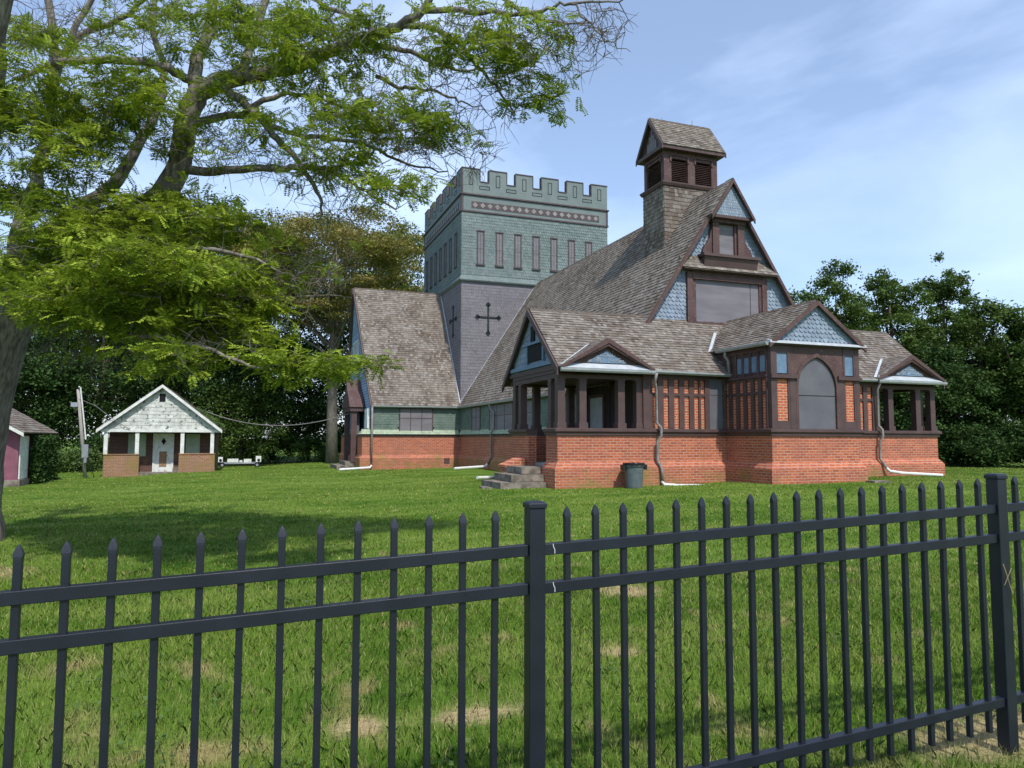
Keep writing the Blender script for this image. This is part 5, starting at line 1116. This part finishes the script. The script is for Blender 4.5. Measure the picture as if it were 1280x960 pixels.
limb([(520, 15, D-1.2), (577, 13, D-1.4), (616, 16, D-1.5), (662, 17, D-1.7), (692, 7, D-1.8), (721, 3, D-1.9), (760, 2, D-2), (800, -8, D-2)], [.04, .036, .03, .026, .02, .016, .011, .006])
limb([(715, 4, D-1.9), (734, 26, D-2), (757, 49, D-2.1), (788, 65, D-2.2)], [.014, .011, .008, .003])
limb([(470, 95, D-1), (496, 108, D-1), (521, 110, D-1), (554, 118, D-1), (577, 128, D-1), (603, 132, D-1)], [.03, .026, .022, .017, .012, .006])
limb([(564, -20, D-1.3), (620, -5, D-1.4), (660, 18, D-1.5), (700, 30, D-1.6), (740, 28, D-1.7)], [.04, .03, .02, .014, .006])
limb([(30, 350, D), (69, 346, D-.8), (103, 368, D-1.2), (141, 389, D-1.5), (180, 408, D-1.7), (215, 430, D-1.8)], [.09, .06, .045, .035, .022, .01])
limb([(141, 389, D-1.5), (165, 376, D-1.6), (192, 368, D-1.7), (240, 368, D-1.8), (296, 372, D-1.9), (344, 375, D-1.8), (400, 368, D-1.7), (440, 372, D-1.6)], [.03, .026, .022, .02, .016, .012, .008, .004])
limb([(40, 345, D), (110, 330, D-1), (180, 322, D-1.5), (250, 312, D-1.8), (310, 322, D-2), (350, 340, D-2)], [.09, .06, .045, .03, .02, .01])
limb([(15, 380, D), (80, 400, D-1.4), (150, 418, D-2.1), (220, 425, D-2.5), (280, 445, D-2.7), (322, 458, D-2.8), (362, 455, D-2.8), (425, 446, D-2.8)], [.08, .055, .04, .03, .02, .016, .012, .006])
limb([(350, -60, D+.5), (330, 0, D+.5), (318, 50, D+.3), (300, 90, D-.2)], [.05, .055, .06, .07])
limb([(472, 43, D-1.1), (440, 20, D-.8), (400, 5, D-.5), (370, -30, D-.4)], [.04, .035, .03, .02])
# leaf and twig nodes: (cx, cy, rx, ry, depth, spread, leafy clusters, bare nodes)
areas = [
 (90, 262, 95, 26, 9.2, 1.0, 110, 20), (110, 320, 135, 40, 9.0, 1.3, 300, 40), (255, 335, 110, 34, 8.7, 0.9, 210, 30), (180, 375, 150, 26, 8.8, 1.0, 190, 60),
 (240, 408, 85, 22, 8.5, 0.7, 130, 40), (120, 395, 60, 30, 8.6, 0.8, 80, 40), (270, 432, 50, 16, 8.0, 0.5, 36, 30), (372, 452, 62, 13, 7.8, 0.3, 75, 5), (225, 450, 40, 16, 8.0, 0.5, 24, 30),
 (350, 385, 45, 16, 8.7, 0.5, 34, 30), (385, 345, 50, 28, 8.8, 0.5, 26, 60),
 (180, 158, 80, 40, 9.4, 0.8, 190, 30), (60, 120, 90, 55, 9.3, 1.0, 210, 30), (40, 185, 75, 35, 9.2, 1.0, 130, 20), (15, 225, 60, 26, 9.4, 1.0, 70, 10),
 (130, 105, 60, 26, 9.6, 0.8, 70, 20), (60, 40, 70, 40, 10.5, 1.2, 50, 60), (150, 30, 70, 30, 10.5, 1.2, 40, 70), (230, 30, 60, 30, 10.2, 1.0, 40, 60),
 (310, 45, 55, 35, 9.6, 0.8, 110, 30), (390, 75, 55, 42, 9.2, 0.8, 120, 40), (440, 40, 50, 30, 9.2, 0.8, 55, 50), (350, 20, 60, 30, 9.6, 0.8, 60, 40), (300, 88, 40, 14, 9.6, 0.6, 36, 10),
 (460, 130, 65, 26, 9.0, 0.7, 100, 60), (500, 165, 55, 25, 8.8, 0.6, 75, 60), (430, 160, 60, 30, 8.9, 0.6, 50, 60), (480, 232, 60, 13, 8.6, 0.4, 62, 20), (430, 205, 50, 18, 8.7, 0.4, 40, 30), (522, 190, 28, 10, 8.6, 0.3, 0, 20),
 (575, 45, 34, 22, 9.0, 0.4, 40, 20), (620, 62, 40, 9, 8.8, 0.3, 34, 6), (668, 48, 28, 13, 8.8, 0.3, 26, 8), (655, 98, 30, 16, 8.8, 0.3, 30, 8), (688, 124, 16, 9, 8.8, 0.2, 20, 3), (645, 140, 15, 11, 8.8, 0.2, 12, 3), (632, 92, 18, 12, 8.8, 0.2, 14, 3), (585, 20, 40, 12, 9.0, 0.4, 16, 20), (560, 70, 20, 12, 9.1, 0.3, 12, 8),
 (300, 160, 60, 40, 9.8, 0.8, 46, 100), (350, 200, 60, 30, 9.4, 0.8, 12, 80), (270, 190, 40, 30, 9.6, 0.8, 14, 40), (215, 255, 50, 18, 9.6, 0.6, 60, 20), (270, 275, 50, 22, 9.3, 0.6, 70, 20),
 (560, 190, 60, 40, 8.9, 0.5, 0, 110), (590, 130, 60, 40, 8.9, 0.5, 2, 90), (700, 60, 70, 35, 8.6, 0.5, 0, 120), (740, 30, 50, 25, 8.5, 0.5, 0, 70), (520, 80, 60, 40, 9.1, 0.5, 3, 100), (610, 30, 90, 25, 9, 0.5, 6, 90), (425, 240, 60, 40, 8.9, 0.5, 0, 90), (400, 330, 60, 40, 8.8, 0.5, 3, 70), (130, 430, 90, 30, 8.8, 0.8, 4, 110), (60, 50, 80, 50, 10.8, 1.5, 8, 80),
 (100, -70, 200, 60, 9.5, 2.0, 60, 50), (400, -60, 160, 45, 9.2, 1.5, 40, 50), (-120, 200, 90, 150, 9.5, 2.0, 80, 40), (-100, 20, 90, 100, 9.5, 2.0, 40, 30)]  # crown parts out of view, added for the shadows they cast
nodes = [np.array(p) for l in limbs for p in l[0][2:]]; nrad = [r for l in limbs for r in l[1][2:]]
nodes_arr = np.array(nodes)
tg = []; leafflag = []
for (cx_, cy_, rx, ry, dp, spd, nl, nb) in areas:
    nl = int(nl*(0.85 if cy_ > 245 else (0.48 if cx_ > 130 else 0.62))); nc = max(2, nl//11); sub = []
    for k in range(nc):
        a = rng.uniform(0, 2*math.pi); rr = math.sqrt(rng.uniform(0, 1)); sub.append(ray(cx_+rx*rr*math.cos(a), cy_+ry*rr*math.sin(a), dp+rng.normal()*spd*0.45))
    for k in range(nl+nb):
        if k < nl:
            tg.append(sub[k % nc]+rng.normal(size=3)*np.array([0.24, 0.24, 0.045])*(1.0 if rx > 25 else 0.5))
        else:
            a = rng.uniform(0, 2*math.pi); rr = math.sqrt(rng.uniform(0, 1)); tg.append(ray(cx_+rx*rr*math.cos(a), cy_+ry*rr*math.sin(a), dp+rng.normal()*spd*0.45))
        leafflag.append(k < nl)
tg = np.array(tg); leafflag = np.array(leafflag)
# grow twigs outward from the nearest existing wood
d0 = np.array([np.min(np.linalg.norm(nodes_arr-t, axis=1)) for t in tg]); order = np.argsort(d0)
cap_n = len(nodes_arr)+len(tg)*5; NA = np.zeros((cap_n, 3)); NA[:len(nodes_arr)] = nodes_arr; cnt = len(nodes_arr)
twig = MB(); tipdir = np.zeros((len(tg), 3))
NR = np.zeros(cap_n); NR[:cnt] = nrad
for i in order:
    t = tg[i]; dd = np.linalg.norm(NA[:cnt]-t, axis=1); j = int(np.argmin(dd)); s = NA[j].copy(); Ld = dd[j]
    r0 = min(NR[j]*0.6, 0.006+0.010*min(1.2, d0[i]*0.35+Ld*0.5)); r1 = 0.004
    n = max(1, int(Ld/0.16)); pts = [s]; off = np.zeros(3)
    for k in range(1, n+1):
        f = k/n; off = off*0.5+rng.normal(size=3)*0.022; pts.append(s+(t-s)*f+(off if k < n else 0)+np.array([0, 0, 0.10*Ld*math.sin(math.pi*f)*0.6]))
    rs = list(np.linspace(max(r0, r1), r1, len(pts)))
    twig.tube(pts, rs, 4, caps=False)
    for p, r in zip(pts[1:], rs[1:]): NA[cnt] = p; NR[cnt] = max(r, 0.004); cnt += 1
    tipdir[i] = (pts[-1]-pts[-2])/(np.linalg.norm(pts[-1]-pts[-2])+1e-6)
# short bare spurs
for i in range(len(tg)):
    if not leafflag[i] or i % 3 == 0:
        for k in range(2):
            d = tipdir[i]+rng.normal(size=3)*0.7; d /= np.linalg.norm(d); l_ = rng.uniform(0.08, 0.28); p = tg[i]
            twig.tube([p, p+d*l_*0.5+rng.normal(size=3)*0.012, p+d*l_+rng.normal(size=3)*0.02+np.array([0, 0, -0.02])], [0.004, 0.003, 0.0018], 3, caps=False)
wood = MB()
for pts, rs in limbs: wood.tube(pts, rs, 16 if rs[0] > 0.15 else 8)
obj('trunk', wood, m_bark, T, smooth=True)
obj('twigs', twig, m_twig, T, smooth=True)
# compound leaves
LP = tg[leafflag]; LD = tipdir[leafflag]; NF = 8
base_p = np.repeat(LP, NF, 0)+rng.normal(size=(len(LP)*NF, 3))*np.array([0.085, 0.085, 0.035]); dirs = np.repeat(LD, NF, 0)*0.5+rng.normal(size=(len(LP)*NF, 3))*np.array([1, 1, 0.30]); dirs[:, 2] -= 0.10
dirs /= np.linalg.norm(dirs, axis=1)[:, None]
up = np.array([0, 0, 1.0])+rng.normal(size=dirs.shape)*0.28; side = np.cross(dirs, up); side /= np.linalg.norm(side, axis=1)[:, None]; upn = np.cross(side, dirs)
NL = 7; Vl = []
for i in range(NL):
    f = (i+0.8)/NL; ln = 0.16; ctr = base_p+dirs*(ln*f)-upn*(0.04*f*f)
    taper = (0.55+0.9*f*(1.15-f)*1.6)*0.027
    for sgn in (-1, 1):
        ax_ = side*sgn*0.93+dirs*0.36; ax_ /= np.linalg.norm(ax_, axis=1)[:, None]
        ax_ = ax_-upn*rng.uniform(0.0, 0.45, (len(ax_), 1)); wv_ = np.cross(upn, ax_)
        a0 = ctr; a1 = ctr+ax_*taper*2.0; mdp = ctr+ax_*taper*0.95
        Vl.append(np.stack([a0, mdp-wv_*0.0115, a1, mdp+wv_*0.0115], 1))
V = np.concatenate(Vl, 0)
npmesh('crown', V, 4, m_leafA, T)

# ------------------------------------------------------------------ grass blades
def blades(name, n, d0_, d1_, hgt, wid, label, dens_pow=1.6, gain=0.98):
    uu = rng.uniform(0, 1, n); p = 2-dens_pow
    d = (d0_**p+(d1_**p-d0_**p)*uu)**(1/p) if abs(p) > 1e-3 else d0_*(d1_/d0_)**uu
    s = rng.uniform(-0.80, 0.80, n)*d
    fx, fy = math.sin(YAW), math.cos(YAW); x = fx*d+cr[0]*s; y = fy*d+cr[1]*s
    keep = ~((x > 7.6) & (x < 21.9) & (y > 17.8)) & ~((x > 13.1) & (x < 16.5) & (y > 15.85)) & ~((x > 6.3) & (x < 8) & (y > 18.7) & (y < 20.8))
    bare = np.zeros(n, bool)
    for (cx_, cy_, rx, ry) in DRY: bare |= ((x-cx_)/rx)**2+((y-cy_)/ry)**2 < rng.uniform(0.1, 1.2, n)
    keep &= ~(bare & (rng.uniform(0, 1, n) < 0.7))
    x, y, d = x[keep], y[keep], d[keep]; n = len(x); z = gz(x, y)
    cl = 0.8+0.22*np.sin(x*3.1+np.sin(y*2.3)*2)*np.sin(y*2.7+np.sin(x*1.9)*2)
    h = hgt*rng.uniform(0.5, 1.25, n)*(0.75+0.45*cl)*(1-0.022*np.minimum(d, 20)); w_ = np.maximum(wid, d*wid*0.26)*rng.uniform(0.7, 1.3, n)
    ang = rng.uniform(0, 2*math.pi, n); lean = rng.normal(size=(n, 2))*0.34*h[:, None]
    B0 = np.stack([x, y, z-0.01], 1); sd_ = np.stack([np.cos(ang), np.sin(ang), np.zeros(n)], 1)*w_[:, None]*0.5
    M1 = B0+np.stack([lean[:, 0]*0.35, lean[:, 1]*0.35, h*0.62], 1); TP = B0+np.stack([lean[:, 0], lean[:, 1], h], 1)
    V = np.stack([B0-sd_, B0+sd_, M1+sd_*0.8, TP, M1-sd_*0.8], 1)
    o = npmesh(name, V, 5, lawn_mat('grass blade', island=0.38, dark=gain), at=(0, 0, 0)); tag(o, label, 'grass', kind='stuff'); return o
blades('grass', 250000, 1.9, 8.5, 0.060, 0.0026, 'longer rough grass growing around the fence', 1.35, 1.10)
blades('grass', 290000, 4.8, 34.0, 0.055, 0.0042, 'short mown grass across the lawn up to the church', 1.3)
blades('grass', 70000, 32.0, 62.0, 0.07, 0.0052, 'far band of mown grass reaching to the trees and the cottage', 1.0)

# broad leaved weeds among the grass by the fence
wc = []
for k in range(42):
    d = rng.uniform(3.2, 8.5); sx = rng.uniform(-0.72, 0.72)*d; x = math.sin(YAW)*d+cr[0]*sx; y = math.cos(YAW)*d+cr[1]*sx
    m_ = rng.integers(8, 26); a = rng.normal(size=(m_, 2))*rng.uniform(0.04, 0.12); z = gz(x+a[:, 0], y+a[:, 1])+rng.uniform(0.03, 0.06, m_)
    wc.append(np.stack([x+a[:, 0], y+a[:, 1], z], 1))
wo = leafy('weeds', np.concatenate(wc), 0.032, m_leafE, at=(0, 0, 0), aspect=0.8, upb=1.5); tag(wo, 'small broad leaved weeds scattered through the grass near the fence', 'weeds', kind='stuff')
